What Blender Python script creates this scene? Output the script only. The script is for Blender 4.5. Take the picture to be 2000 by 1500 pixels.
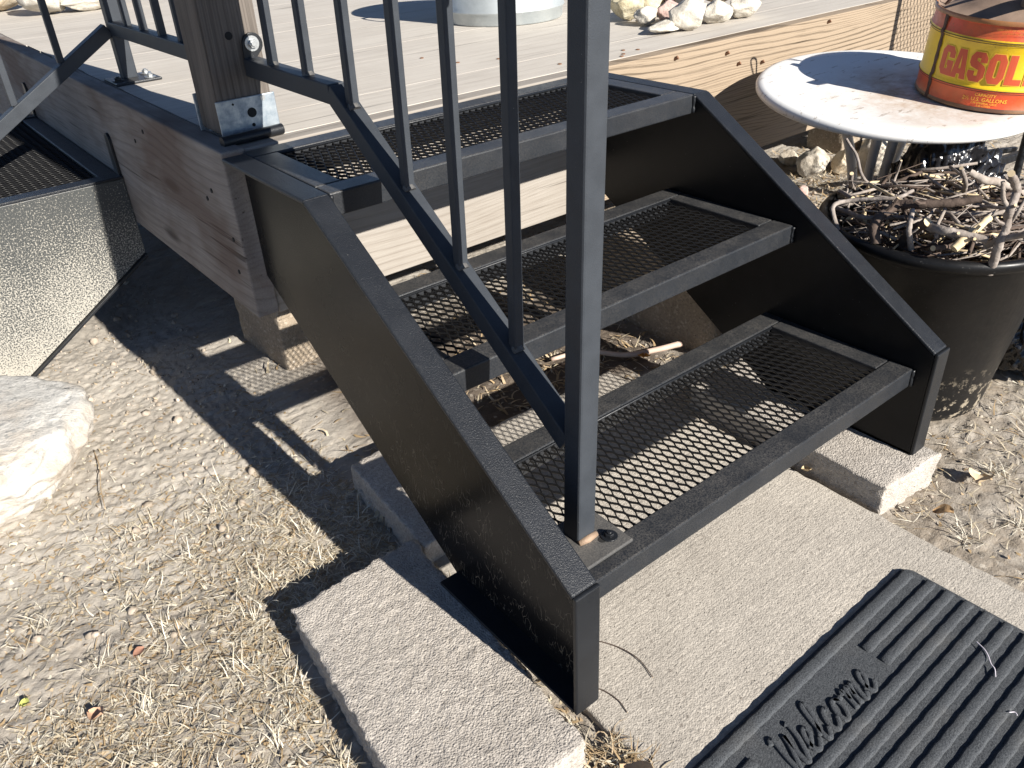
import bpy, bmesh, math, random
import numpy as np
from mathutils import Vector, Matrix, noise as mnoise

for o in list(bpy.data.objects):
    bpy.data.objects.remove(o, do_unlink=True)
SC = bpy.context.scene
COL = SC.collection
R = math.radians
rnd = random.Random(11)

# ------------------------------------------------------------------ camera
yaw, pitch, roll = 0.6509, -0.5553, -0.0547
fw = Vector((math.cos(pitch) * math.sin(yaw), math.cos(pitch) * math.cos(yaw), math.sin(pitch)))
rt = fw.cross(Vector((0, 0, 1))).normalized()
up = rt.cross(fw)
r2 = rt * math.cos(roll) + up * math.sin(roll)
u2 = -rt * math.sin(roll) + up * math.cos(roll)
cd = bpy.data.cameras.new("camera")
cam = bpy.data.objects.new("camera", cd)
COL.objects.link(cam)
mw = Matrix((r2, u2, -fw)).transposed().to_4x4()
mw.translation = Vector((-0.4494, -0.4838, 0.8419))
cam.matrix_world = mw
cd.sensor_width = 36.0
cd.lens = 1601.64 / 2000 * 36.0
cd.clip_start = 0.02
cd.clip_end = 400.0
SC.camera = cam

# ------------------------------------------------------------------ sky and sun
SUN_DIR = Vector((-0.10, 1.0, -0.532)).normalized()      # the way the light travels
SUN_EL = math.asin(-SUN_DIR.z)
SUN_AZ = math.atan2(-SUN_DIR.x, -SUN_DIR.y)              # from +Y towards +X
world = bpy.data.worlds.new("World")
SC.world = world
world.use_nodes = True
wn = world.node_tree
bg = wn.nodes["Background"]
sky = wn.nodes.new("ShaderNodeTexSky")
sky.sky_type = 'NISHITA'
sky.sun_disc = False
sky.sun_elevation = SUN_EL
sky.sun_rotation = SUN_AZ
sky.altitude = 4000
sky.air_density = 0.7
sky.dust_density = 0.4
sky.ozone_density = 0.4
wn.links.new(sky.outputs[0], bg.inputs[0])
bg.inputs[1].default_value = 0.07
sd = bpy.data.lights.new("sun", 'SUN')
sd.energy = 5.0
sd.angle = R(0.53)
sd.color = (1.0, 0.95, 0.87)
sun = bpy.data.objects.new("sun", sd)
COL.objects.link(sun)
sun.rotation_euler = (-SUN_DIR).to_track_quat('Z', 'Y').to_euler()
sun.location = (1, -6, 5)
SC.view_settings.view_transform = 'Standard'
SC.view_settings.look = 'None'
SC.view_settings.gamma = 1.0
SC.view_settings.exposure = 1.1
SC.view_settings.use_curve_mapping = False
SC.cycles.max_bounces = 8

# ------------------------------------------------------------------ materials
class Mat:
    def __init__(s, name):
        s.m = bpy.data.materials.new(name)
        s.m.use_nodes = True
        s.t = s.m.node_tree
        s.b = s.t.nodes["Principled BSDF"]
        s.co = s.n("ShaderNodeTexCoord").outputs["Object"]
        s.vec = s.co

    def n(s, kind, **kw):
        nd = s.t.nodes.new(kind)
        for k, v in kw.items():
            setattr(nd, k, v)
        return nd

    def link(s, a, b):
        s.t.links.new(a, b)

    def put(s, sock, v):
        if isinstance(v, bpy.types.NodeSocket):
            s.link(v, sock)
        else:
            sock.default_value = v

    def mapping(s, scale=(1, 1, 1), loc=(0, 0, 0), rot=(0, 0, 0), vec=None):
        nd = s.n("ShaderNodeMapping")
        s.link(vec or s.vec, nd.inputs[0])
        nd.inputs["Location"].default_value = loc
        nd.inputs["Rotation"].default_value = rot
        nd.inputs["Scale"].default_value = scale
        return nd.outputs[0]

    def noise(s, scale, detail=3, rough=0.55, dist=0.0, vec=None, col=False):
        nd = s.n("ShaderNodeTexNoise")
        s.link(vec or s.vec, nd.inputs["Vector"])
        nd.inputs["Scale"].default_value = scale
        nd.inputs["Detail"].default_value = detail
        nd.inputs["Roughness"].default_value = rough
        nd.inputs["Distortion"].default_value = dist
        return nd.outputs[1 if col else 0]

    def voronoi(s, scale, feature='F1', vec=None, out=0, rand=1.0):
        nd = s.n("ShaderNodeTexVoronoi", feature=feature)
        s.link(vec or s.vec, nd.inputs["Vector"])
        nd.inputs["Scale"].default_value = scale
        nd.inputs["Randomness"].default_value = rand
        return nd.outputs[out]

    def math(s, op, a, b=0.0, c=0.0, clamp=False):
        nd = s.n("ShaderNodeMath", operation=op, use_clamp=clamp)
        for i, v in enumerate((a, b, c)):
            s.put(nd.inputs[i], v)
        return nd.outputs[0]

    def ramp(s, fac, stops, interp='LINEAR'):
        nd = s.n("ShaderNodeValToRGB")
        nd.color_ramp.interpolation = interp
        els = nd.color_ramp.elements
        while len(els) < len(stops):
            els.new(0.5)
        for e, (p, c) in zip(els, stops):
            e.position = p
            e.color = (c, c, c, 1) if isinstance(c, (int, float)) else (c[0], c[1], c[2], 1)
        s.link(fac, nd.inputs[0])
        return nd.outputs[0]

    def mix(s, fac, a, b, blend='MIX'):
        nd = s.n("ShaderNodeMix", data_type='RGBA', blend_type=blend)
        s.put(nd.inputs[0], fac)
        for i, v in ((6, a), (7, b)):
            if isinstance(v, (tuple, list)):
                v = (v[0], v[1], v[2], 1)
            s.put(nd.inputs[i], v)
        return nd.outputs[2]

    def sep(s, vec=None):
        nd = s.n("ShaderNodeSeparateXYZ")
        s.link(vec or s.vec, nd.inputs[0])
        return nd.outputs

    def comb(s, x, y, z):
        nd = s.n("ShaderNodeCombineXYZ")
        for i, v in enumerate((x, y, z)):
            s.put(nd.inputs[i], v)
        return nd.outputs[0]

    def bump(s, height, strength=0.5, dist=0.01, normal=None):
        nd = s.n("ShaderNodeBump")
        nd.inputs["Strength"].default_value = strength
        nd.inputs["Distance"].default_value = dist
        s.link(height, nd.inputs["Height"])
        if normal is not None:
            s.link(normal, nd.inputs["Normal"])
        return nd.outputs[0]

    def rand(s):
        return s.n("ShaderNodeObjectInfo").outputs["Random"]

    def jitter(s, k=17.0):
        r = s.rand()
        a = s.n("ShaderNodeVectorMath", operation='ADD')
        s.link(s.vec, a.inputs[0])
        s.link(s.comb(s.math('MULTIPLY', r, k), s.math('MULTIPLY', r, k * 1.7), s.math('MULTIPLY', r, k * 0.6)), a.inputs[1])
        return a.outputs[0]

    def done(s, color=None, rough=None, normal=None, metal=None, spec=None):
        if color is not None:
            if isinstance(color, (tuple, list)):
                color = (color[0], color[1], color[2], 1)
            s.put(s.b.inputs["Base Color"], color)
        if rough is not None:
            s.put(s.b.inputs["Roughness"], rough)
        if metal is not None:
            s.put(s.b.inputs["Metallic"], metal)
        if spec is not None:
            s.b.inputs["Specular IOR Level"].default_value = spec
        if normal is not None:
            s.link(normal, s.b.inputs["Normal"])
        return s.m


def mat_steel(name, dust=0.0, base=(0.009, 0.0102, 0.0125), rough=0.4, grain=0.3):
    m = Mat(name)
    n1 = m.noise(38, 4)
    n2 = m.noise(700, 2)
    col = m.mix(m.ramp(n1, [(0.35, 0.0), (0.75, 1.0)]), base, tuple(c * 1.22 + 0.001 for c in base))
    if dust > 0:
        upf = m.ramp(m.sep(m.n('ShaderNodeNewGeometry').outputs['Normal'])[2], [(0.5, 0.3), (0.9, 1.0)])
        d = m.math('MULTIPLY', m.ramp(m.noise(22, 5, 0.7), [(0.3, 0.25), (0.7, 1.0)]), m.ramp(m.noise(420, 3, 0.8), [(0.38, 0.1), (0.62, 1.0)]))
        d = m.math('MULTIPLY', d, upf)
        col = m.mix(m.math('MULTIPLY', d, dust), col, (0.19, 0.175, 0.155))
    chips = m.ramp(m.voronoi(62), [(0.028, 1.0), (0.05, 0.0)])
    chipsel = m.ramp(m.noise(14, 2), [(0.58, 0.0), (0.7, 1.0)])
    col = m.mix(m.math('MULTIPLY', m.math('MULTIPLY', chips, chipsel), 0.7), col, (0.42, 0.4, 0.37))
    rg = m.ramp(n1, [(0.3, rough - 0.02), (0.75, rough + 0.05)])
    spk = m.ramp(m.voronoi(170), [(0.05, 1.0), (0.085, 0.0)])
    spsel = m.ramp(m.voronoi(170, out=1), [(0.80, 0.0), (0.88, 1.0)])
    col = m.mix(m.math('MULTIPLY', m.math('MULTIPLY', spk, spsel), 0.6), col, (0.40, 0.40, 0.39))
    return m.done(col, rg, m.bump(n2, grain, 0.0012), spec=0.36)


def mat_web(name):
    """stringer face with dry grass fibres and dust caught low down"""
    m = Mat(name)
    n1 = m.noise(9, 4)
    col = m.mix(n1, (0.006, 0.006, 0.007), (0.011, 0.0105, 0.010))
    v = m.mapping((150, 150, 42), rot=(0.5, 0.2, 0.3), vec=m.mix(0.018, m.co, m.noise(25, 2, col=True)))
    fib = m.ramp(m.voronoi(1.0, 'DISTANCE_TO_EDGE', v), [(0.012, 1.0), (0.026, 0.0)])
    z = m.sep()[2]
    low = m.ramp(z, [(0.0, 0.85), (0.16, 0.5), (0.32, 0.05), (0.45, 0.0)])
    sel = m.math('MULTIPLY', m.ramp(m.noise(36, 3, 0.7), [(0.50, 0.0), (0.58, 1.0)]), low)
    col = m.mix(m.math('MULTIPLY', m.math('MULTIPLY', fib, sel), 0.7), col, (0.30, 0.26, 0.2))
    return m.done(col, m.ramp(n1, [(0.3, 0.22), (0.7, 0.29)]), m.bump(m.noise(600, 2), 0.10, 0.0006), spec=0.10)


def mat_splash(name):
    """black steel spattered with pale dry mud, thickest where the rain throws it"""
    m = Mat(name)
    z = m.sep()[2]
    th = m.math('ADD', m.math('MULTIPLY', z, 0.55), m.math('MULTIPLY', m.noise(7, 3), 0.12))
    th = m.math('ADD', th, 0.305)
    sp = m.noise(300, 3, 0.7)
    fac = m.ramp(m.math('SUBTRACT', sp, th), [(-0.0, 0.0), (0.09, 1.0)])
    col = m.mix(fac, (0.040, 0.043, 0.043), m.mix(m.noise(30, 3), (0.29, 0.275, 0.24), (0.40, 0.375, 0.325)))
    return m.done(col, m.ramp(fac, [(0, 0.45), (1, 0.9)]), m.bump(fac, 0.5, 0.001))


def mat_wood(name, axis, light, dark, freq=55, amp=2.6, stretch=0.06, contrast=0.5, bump=0.5, stain=None, knots=0.6, crack=0.6, perp='z', fscale=330, fine=0.45):
    m = Mat(name)
    v = m.jitter()
    sc = {'x': (stretch, 1, 1), 'y': (1, stretch, 1), 'z': (1, 1, stretch)}[axis]
    mv = m.mapping(sc, vec=v)
    warp = m.noise(9, 3, 0.5, vec=mv)
    warp2 = m.noise(2.2, 2, 0.5, vec=m.mapping(tuple(1 if a == 1 else 0.35 for a in sc), vec=v))
    xyz = m.sep(v)
    pc = xyz['xyz'.index(perp)]
    ph = m.math('ADD', m.math('MULTIPLY', pc, freq), m.math('ADD', m.math('MULTIPLY', warp, amp), m.math('MULTIPLY', warp2, amp * 4.0)))
    stops = [(0.0, 0.05), (0.08, 0.7), (0.35, 1.0), (0.7, 0.85), (0.93, 0.3), (1.0, 0.05)]
    ring = m.ramp(m.math('FRACT', ph), stops)
    ring2 = m.ramp(m.math('FRACT', m.math('MULTIPLY', ph, 2.37)), stops)
    msk = m.ramp(m.noise(5.5, 3, 0.6, vec=m.mapping(tuple(1 if q == 1 else 0.3 for q in sc), vec=v)), [(0.36, 0.0), (0.62, 1.0)])
    ring = m.mix(msk, m.mix(0.55, (1, 1, 1), ring2), ring)
    fsc = {'x': (0.03, 1, 1), 'y': (1, 0.03, 1), 'z': (1, 1, 0.03)}[axis]
    fin = m.noise(fscale, 4, 0.65, vec=m.mapping(fsc, vec=v))
    cr = m.ramp(m.noise(60, 3, 0.6, vec=m.mapping(tuple(a if a < 1 else 1 for a in fsc), vec=v)), [(0.30, 1.0), (0.36, 0.0)])
    blot = m.noise(6, 4, 0.6, vec=v)
    f = m.math('ADD', m.math('MULTIPLY', ring, contrast), m.math('MULTIPLY', fin, fine))
    f = m.math('ADD', f, m.math('MULTIPLY', blot, 0.35))
    hi = contrast + fine * 0.62 + 0.24
    col = m.ramp(f, [(hi * 0.25, dark), (hi * 0.62, tuple((a + b) / 2 for a, b in zip(dark, light))), (hi * 0.98, light)])
    kv = m.voronoi(3.1, vec=m.mapping(tuple(0.55 if a < 1 else 2.0 for a in sc), vec=v))
    kn = m.ramp(kv, [(0.045, 1.0), (0.1, 0.0)])
    col = m.mix(m.math('MULTIPLY', kn, knots), col, tuple(c * 0.35 for c in dark))
    col = m.mix(m.math('MULTIPLY', cr, crack), col, tuple(c * 0.3 for c in dark))
    if stain:
        sm = m.ramp(m.noise(4.2, 4, 0.65, vec=m.mapping(tuple(1 if q == 1 else 0.4 for q in sc), vec=v)), [(0.5, 0.0), (0.63, 1.0)])
        col = m.mix(m.math('MULTIPLY', sm, 0.65), col, stain)
    h = m.math('ADD', m.math('MULTIPLY', ring, 0.8), m.math('SUBTRACT', m.math('MULTIPLY', fin, 0.7), cr))
    return m.done(col, 0.85, m.bump(h, bump, 0.0016), spec=0.2)


def mat_concrete(name, a, b, grit=0.8, pit=300, dist=0.0028, broom=False):
    m = Mat(name)
    v = m.jitter(9.0)
    n1 = m.noise(5, 5, 0.65, vec=v)
    g = m.voronoi(pit, vec=v)
    gc = m.voronoi(pit * 0.75, vec=v, out=1)
    sep = m.sep(gc)
    nz = m.noise(pit * 0.5, 3, 0.7, vec=v)
    col = m.mix(m.ramp(n1, [(0.3, 0.0), (0.7, 1.0)]), a, b)
    col = m.mix(0.34, col, m.ramp(sep[0], [(0.0, tuple(c * 0.5 for c in a)), (0.5, a), (0.86, b), (1.0, (0.62, 0.56, 0.48))]))
    col = m.mix(m.ramp(nz, [(0.28, 0.65), (0.42, 0.0)]), col, tuple(c * 0.45 for c in a))
    st = m.math('MULTIPLY', m.ramp(m.noise(2.6, 5, 0.7, vec=v), [(0.48, 0.0), (0.66, 1.0)]), m.ramp(m.noise(40, 3, 0.7, vec=v), [(0.3, 0.2), (0.7, 1.0)]))
    col = m.mix(m.math('MULTIPLY', st, 0.4), col, tuple(c * 0.62 for c in a))
    peb = m.voronoi(46, vec=v)
    col = m.mix(m.ramp(peb, [(0.10, 0.75), (0.15, 0.0)]), col, m.ramp(m.voronoi(46, vec=v, out=1), [(0.2, (0.20, 0.175, 0.15)), (0.8, (0.42, 0.38, 0.33))]))
    pits = m.ramp(m.voronoi(85, vec=v), [(0.05, 1.0), (0.11, 0.0)])
    col = m.mix(m.math('MULTIPLY', pits, 0.7), col, tuple(c * 0.3 for c in a))
    h = m.math('ADD', m.math('MULTIPLY', g, -0.7), m.math('MULTIPLY', nz, 1.3))
    h = m.math('SUBTRACT', h, m.math('MULTIPLY', pits, 2.0))
    if broom:
        h = m.math('ADD', h, m.math('MULTIPLY', m.noise(160, 3, 0.6, vec=m.mapping((0.1, 1, 1), vec=v)), 1.2))
    return m.done(col, 0.92, m.bump(h, grit, dist), spec=0.15)


def mat_plain(name, col, rough=0.6, metal=0.0, var=0.25, scale=40, bump=0.15, bscale=400, bd=0.001, spec=0.5):
    m = Mat(name)
    n1 = m.noise(scale, 4, 0.6, vec=m.jitter(5))
    c = m.mix(n1, tuple(k * (1 - var) for k in col), tuple(min(1, k * (1 + var)) for k in col))
    return m.done(c, rough, m.bump(m.noise(bscale, 3), bump, bd), metal, spec)


def mat_rock(name, a, b, c):
    m = Mat(name)
    v = m.jitter(7)
    n = m.noise(24, 5, 0.65, vec=v)
    col = m.ramp(n, [(0.3, a), (0.5, b), (0.68, c)])
    col = m.mix(m.ramp(m.noise(140, 3, 0.7, vec=v), [(0.3, 0.5), (0.42, 0.0)]), col, tuple(k * 0.4 for k in a))
    h = m.math('ADD', n, m.math('MULTIPLY', m.noise(160, 4, 0.7, vec=v), 0.35))
    return m.done(col, 0.9, m.bump(h, 0.9, 0.006), spec=0.2)


STEEL = mat_steel("black_painted_steel")
RAILM = mat_steel("grey_black_rail_paint", dust=0.06, base=(0.033, 0.0375, 0.0445), rough=0.44)
RAILM.node_tree.nodes["Principled BSDF"].inputs["Specular IOR Level"].default_value = 0.16
PLATEM = mat_steel("dusty_plate", dust=0.9, base=(0.05, 0.05, 0.05), rough=0.5)
STEEL_DUSTY = mat_steel("dusty_black_steel", dust=0.45, base=(0.0085, 0.0108, 0.0148), rough=0.42)
STEEL_TOP = mat_steel("grained_black_steel", dust=0.03, base=(0.009, 0.0108, 0.0145), rough=0.40, grain=0.7)
STEEL_MESH = mat_steel("mesh_steel", dust=0.04, base=(0.006, 0.006, 0.0065), rough=0.42)
WEB = mat_web("stringer_face_steel")
WEBR = mat_steel("satin_black_steel", dust=0.0, base=(0.007, 0.007, 0.0075), rough=0.3, grain=0.1)
WEBR.node_tree.nodes["Principled BSDF"].inputs["Specular IOR Level"].default_value = 0.18
SPLASH = mat_splash("mud_spattered_steel")
ZINC = Mat("galvanized_bracket")
_n = ZINC.noise(60, 4, 0.7)
ZINC = ZINC.done(ZINC.ramp(_n, [(0.3, (0.20, 0.24, 0.28)), (0.6, (0.38, 0.42, 0.45)), (0.8, (0.52, 0.54, 0.54))]), ZINC.ramp(_n, [(0.3, 0.6), (0.7, 0.42)]), metal=0.75)
TUBZ = Mat("galvanized_tub")
_n = TUBZ.noise(14, 5, 0.65)
TUBZ = TUBZ.done(TUBZ.ramp(_n, [(0.3, (0.33, 0.36, 0.37)), (0.7, (0.50, 0.53, 0.53))]), TUBZ.ramp(_n, [(0.3, 0.62), (0.7, 0.45)]), metal=0.55)
BOLT = mat_plain("bolt_steel", (0.42, 0.43, 0.43), 0.4, 0.8)
BLACKHOLE = mat_plain("dark_void", (0.01, 0.01, 0.01), 0.9)
RUSTM = mat_plain("rusty_steel", (0.17, 0.085, 0.045), 0.85, 0.1, 0.5, 60, 0.4)

DECKW = mat_wood("weathered_deck_board", 'x', (0.50, 0.465, 0.415), (0.30, 0.265, 0.23), freq=26, amp=1.4, contrast=0.18, bump=0.25, knots=0.45, crack=0.45, perp='y', fine=0.55)
RIMR = mat_wood("weathered_rim_board", 'x', (0.285, 0.222, 0.16), (0.05, 0.034, 0.021), freq=70, amp=3.0, stretch=0.2, contrast=0.75, bump=0.8, knots=0.5, crack=0.5)
RIML = mat_wood("grey_rim_board", 'y', (0.275, 0.25, 0.23), (0.085, 0.066, 0.057), freq=48, amp=3.4, stretch=0.16, contrast=0.22, bump=0.5, knots=0.7, crack=0.8, stain=(0.10, 0.062, 0.045))
POSTW = mat_wood("weathered_post", 'z', (0.16, 0.138, 0.12), (0.022, 0.018, 0.015), freq=95, amp=1.5, contrast=0.45, bump=1.0, knots=0.4, crack=0.9, perp='x', fscale=260)
PLANKW = mat_wood("pale_plank", 'x', (0.30, 0.275, 0.245), (0.155, 0.128, 0.105), freq=70, amp=2.6, stretch=0.1, contrast=0.25, bump=0.4, knots=0.5, crack=0.5)
SLABC = mat_concrete("slab_concrete", (0.375, 0.34, 0.295), (0.475, 0.435, 0.38), 0.5, 420, 0.0016, True)
PAVERC = mat_concrete("paver_concrete", (0.345, 0.312, 0.275), (0.47, 0.43, 0.385), 0.7, 380, 0.0024)
BLOCKC = mat_concrete("brown_block_concrete", (0.27, 0.22, 0.165), (0.36, 0.30, 0.235), 0.7, 260, 0.003)

# ground
m = Mat("dry_dirt")
n1 = m.noise(3.2, 5, 0.6)
n2 = m.noise(75, 4, 0.7)
col = m.ramp(n1, [(0.3, (0.325, 0.292, 0.25)), (0.55, (0.39, 0.356, 0.31)), (0.75, (0.44, 0.407, 0.362))])
col = m.mix(m.ramp(n2, [(0.28, 0.55), (0.45, 0.0)]), col, (0.22, 0.175, 0.13))
gxy = m.sep()
hum = m.math('MULTIPLY', m.ramp(m.math('ADD', gxy[1], m.math('MULTIPLY', m.noise(5, 4), 0.5)), [(0.45, 1.0), (0.95, 0.0)]), m.ramp(m.noise(13, 4, 0.65), [(0.38, 0.25), (0.6, 1.0)]))
col = m.mix(m.math('MULTIPLY', hum, 0.6), col, (0.19, 0.145, 0.10))
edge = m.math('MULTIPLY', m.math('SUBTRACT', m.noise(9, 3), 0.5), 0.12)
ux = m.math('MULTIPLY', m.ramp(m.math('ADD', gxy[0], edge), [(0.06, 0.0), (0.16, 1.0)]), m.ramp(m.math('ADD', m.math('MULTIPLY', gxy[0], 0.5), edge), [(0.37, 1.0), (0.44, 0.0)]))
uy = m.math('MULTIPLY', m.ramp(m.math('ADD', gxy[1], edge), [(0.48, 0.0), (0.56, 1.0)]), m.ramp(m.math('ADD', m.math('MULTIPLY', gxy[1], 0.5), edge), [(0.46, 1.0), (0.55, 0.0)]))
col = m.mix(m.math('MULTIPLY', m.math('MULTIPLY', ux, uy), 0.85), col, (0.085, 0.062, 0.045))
col = m.mix(m.ramp(m.voronoi(150, out=1), [(0.8, 0.0), (0.95, 0.6)]), col, (0.5, 0.45, 0.38))
hh = m.math('ADD', n2, m.math('MULTIPLY', m.noise(260, 4, 0.75), 0.6))
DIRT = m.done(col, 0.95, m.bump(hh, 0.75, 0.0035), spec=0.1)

m = Mat("dry_grass")
v = m.noise(55, 2)
GRASS = m.done(m.ramp(v, [(0.25, (0.27, 0.215, 0.14)), (0.5, (0.45, 0.385, 0.275)), (0.75, (0.58, 0.525, 0.42))]), 0.8, spec=0.25)
m = Mat("leaf_litter")
v = m.noise(45, 2)
LITTER = m.done(m.ramp(v, [(0.25, (0.20, 0.13, 0.075)), (0.5, (0.40, 0.30, 0.19)), (0.75, (0.58, 0.49, 0.36))]), 0.85, spec=0.2)
m = Mat("ground_pebbles")
v = m.noise(60, 2)
PEBBLE = m.done(m.ramp(v, [(0.3, (0.24, 0.20, 0.155)), (0.6, (0.40, 0.34, 0.28)), (0.8, (0.58, 0.54, 0.47))]), 0.9, m.bump(m.noise(300, 3), 0.6, 0.002), spec=0.2)

# white boulder with dark lichen flecks
m = Mat("white_granite")
n = m.noise(7, 4)
fl = m.ramp(m.noise(75, 4, 0.65, 1.2), [(0.53, 0.0), (0.60, 1.0)])
fl = m.math('MULTIPLY', fl, m.ramp(m.sep(m.n("ShaderNodeNewGeometry").outputs["Normal"])[2], [(0.45, 0.15), (0.8, 1.0)]))
col = m.mix(m.ramp(n, [(0.45, 0.0), (0.7, 1.0)]), (0.54, 0.525, 0.495), (0.45, 0.385, 0.315))
GRANITE = m.done(m.mix(m.math('MULTIPLY', fl, 0.6), col, (0.30, 0.30, 0.29)), 0.85, m.bump(m.noise(45, 6, 0.75), 0.8, 0.010), spec=0.2)

# white enamel table, stained where the can leaks
m = Mat("white_enamel")
xyz = m.sep()
dx = m.math('ADD', xyz[0], 0.02)
dy = m.math('ADD', xyz[1], 0.075)
dd = m.math('SQRT', m.math('ADD', m.math('MULTIPLY', dx, dx), m.math('MULTIPLY', dy, dy)))
st = m.math('MULTIPLY', m.ramp(dd, [(0.08, 1.0), (0.26, 0.0)]), m.ramp(m.noise(16, 5, 0.7), [(0.32, 0.15), (0.62, 1.0)]))
flat = m.ramp(m.sep(m.n("ShaderNodeNewGeometry").outputs["Normal"])[2], [(0.9, 0.0), (0.97, 1.0)])
st = m.math('MULTIPLY', st, flat)
col = m.mix(m.math('MULTIPLY', st, 0.85), (0.74, 0.735, 0.715), (0.36, 0.235, 0.14))
sc = m.ramp(m.noise(70, 4, 0.7, vec=m.mapping((0.3, 1, 1), rot=(0, 0, 0.5))), [(0.61, 0.0), (0.66, 1.0)])
col = m.mix(m.math('MULTIPLY', sc, 0.6), col, (0.22, 0.15, 0.09))
ENAMEL = m.done(col, m.ramp(st, [(0, 0.35), (1, 0.7)]), m.bump(m.noise(90, 3), 0.05, 0.002))

# fuel can paint: flat bands by height in the can's own frame
m = Mat("fuel_can_paint")
z = m.math('ADD', m.sep()[2], m.math('MULTIPLY', m.math('SUBTRACT', m.noise(300, 2), 0.5), 0.0012))
RED, YEL = (0.58, 0.075, 0.022), (0.80, 0.53, 0.012)
zz = m.math('MULTIPLY', z, 5.0)
bandcol = m.ramp(zz, [(0.0, (0.10, 0.05, 0.03)), (0.04, RED), (0.205, YEL), (0.645, RED), (0.772, (0.32, 0.13, 0.05))], 'CONSTANT')
rust = m.math('MULTIPLY', m.ramp(m.noise(26, 5, 0.7), [(0.44, 0.0), (0.66, 1.0)]), m.ramp(zz, [(0.0, 0.75), (0.2, 0.12), (0.55, 0.16), (0.75, 0.9)]))
fleck = m.ramp(m.noise(150, 3, 0.7), [(0.67, 0.0), (0.72, 1.0)])
wear = m.math('MAXIMUM', m.math('MULTIPLY', rust, 0.75), m.math('MULTIPLY', fleck, 0.6))
fade = m.mix(m.ramp(m.noise(10, 3), [(0.4, 0.0), (0.75, 0.35)]), bandcol, (0.72, 0.42, 0.12))
CANPAINT = m.done(m.mix(wear, fade, (0.20, 0.10, 0.045)), m.ramp(wear, [(0, 0.38), (1, 0.8)]), m.bump(m.noise(60, 3), 0.1, 0.003))
CANRED = mat_plain("can_print_red", (0.56, 0.09, 0.035), 0.45, 0, 0.12)
CANYEL = mat_plain("can_print_yellow", (0.82, 0.50, 0.05), 0.45, 0, 0.12)
CANFAINT = mat_plain("can_print_faint", (0.66, 0.26, 0.05), 0.5, 0, 0.2)
CANTOP = mat_plain("rusted_can_top", (0.22, 0.155, 0.115), 0.75, 0.2, 0.45, 30, 0.3)
CANSEAM = mat_plain("can_seam", (0.085, 0.045, 0.03), 0.7, 0.2, 0.4, 40, 0.4)

m = Mat("black_plastic")
sc1 = m.ramp(m.noise(240, 4, 0.75), [(0.62, 0.0), (0.72, 1.0)])
scz = m.ramp(m.noise(9, 4, 0.7), [(0.38, 0.15), (0.62, 1.0)])
low = m.ramp(m.sep()[2], [(0.0, 1.0), (0.12, 0.25)])
mud = m.math('MULTIPLY', m.ramp(m.noise(48, 4, 0.7), [(0.54, 0.0), (0.60, 1.0)]), m.ramp(m.sep()[2], [(0.03, 1.0), (0.13, 0.0)]))
col = m.mix(m.math('MULTIPLY', m.math('MULTIPLY', sc1, scz), 0.45), (0.006, 0.006, 0.0066), (0.17, 0.165, 0.155))
col = m.mix(m.math('MULTIPLY', mud, 0.9), col, (0.34, 0.29, 0.22))
m.b.inputs['Specular IOR Level'].default_value = 0.25
BINP = m.done(col, m.ramp(scz, [(0, 0.33), (1, 0.5)]), m.bump(m.noise(50, 3), 0.1, 0.003))
BAGP = mat_plain("black_bag_plastic", (0.010, 0.010, 0.012), 0.22, 0, 0.2, 30, 0.5, 40, 0.006)
TWIGM = Mat("grey_bark")
_v = TWIGM.jitter(6)
_n = TWIGM.noise(55, 4, 0.65, vec=_v)
_r = TWIGM.rand()
_c = TWIGM.ramp(_n, [(0.3, (0.13, 0.105, 0.09)), (0.55, (0.26, 0.225, 0.20)), (0.75, (0.40, 0.36, 0.325))])
TWIG = TWIGM.done(TWIGM.mix(TWIGM.math('MULTIPLY', _r, 0.35), _c, (0.42, 0.36, 0.30)), 0.85, TWIGM.bump(TWIGM.noise(130, 4, 0.7, vec=_v), 0.8, 0.002), spec=0.2)
DARKTWIG = mat_plain("dark_bark", (0.085, 0.062, 0.05), 0.85, 0, 0.45, 70, 0.8, 160, 0.002, 0.2)
CUTWOOD = mat_plain("cut_wood", (0.58, 0.46, 0.29), 0.85, 0, 0.3, 90, 0.4, 200, 0.001, 0.2)

m = Mat("rubber_mat")
fz = m.noise(520, 3, 0.75)
col = m.mix(m.ramp(fz, [(0.35, 0.0), (0.7, 1.0)]), (0.028, 0.031, 0.036), (0.10, 0.107, 0.115))
col = m.mix(m.math('MULTIPLY', m.ramp(m.noise(11, 4), [(0.5, 0.0), (0.8, 1.0)]), 0.3), col, (0.15, 0.14, 0.125))
MATR = m.done(col, 0.9, m.bump(fz, 0.8, 0.0016), spec=0.25)

ROCKW = mat_rock("white_rock", (0.34, 0.305, 0.255), (0.50, 0.465, 0.40), (0.60, 0.57, 0.505))
ROCKY = mat_rock("yellow_rock", (0.33, 0.275, 0.175), (0.48, 0.425, 0.295), (0.57, 0.525, 0.40))
ROCKP = mat_rock("pink_rock", (0.30, 0.19, 0.165), (0.43, 0.31, 0.275), (0.54, 0.44, 0.39))
ROCKT = mat_rock("tan_rock", (0.34, 0.24, 0.15), (0.52, 0.43, 0.31), (0.62, 0.55, 0.44))
ROCKG = mat_rock("grey_rock", (0.30, 0.26, 0.21), (0.46, 0.41, 0.34), (0.58, 0.53, 0.46))

# ------------------------------------------------------------------ object helpers
WL = {}


def tag(o, label=None, cat=None, group=None, kind=None):
    if label: o["label"] = label
    if cat: o["category"] = cat
    if group: o["group"] = group
    if kind: o["kind"] = kind
    return o


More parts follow.
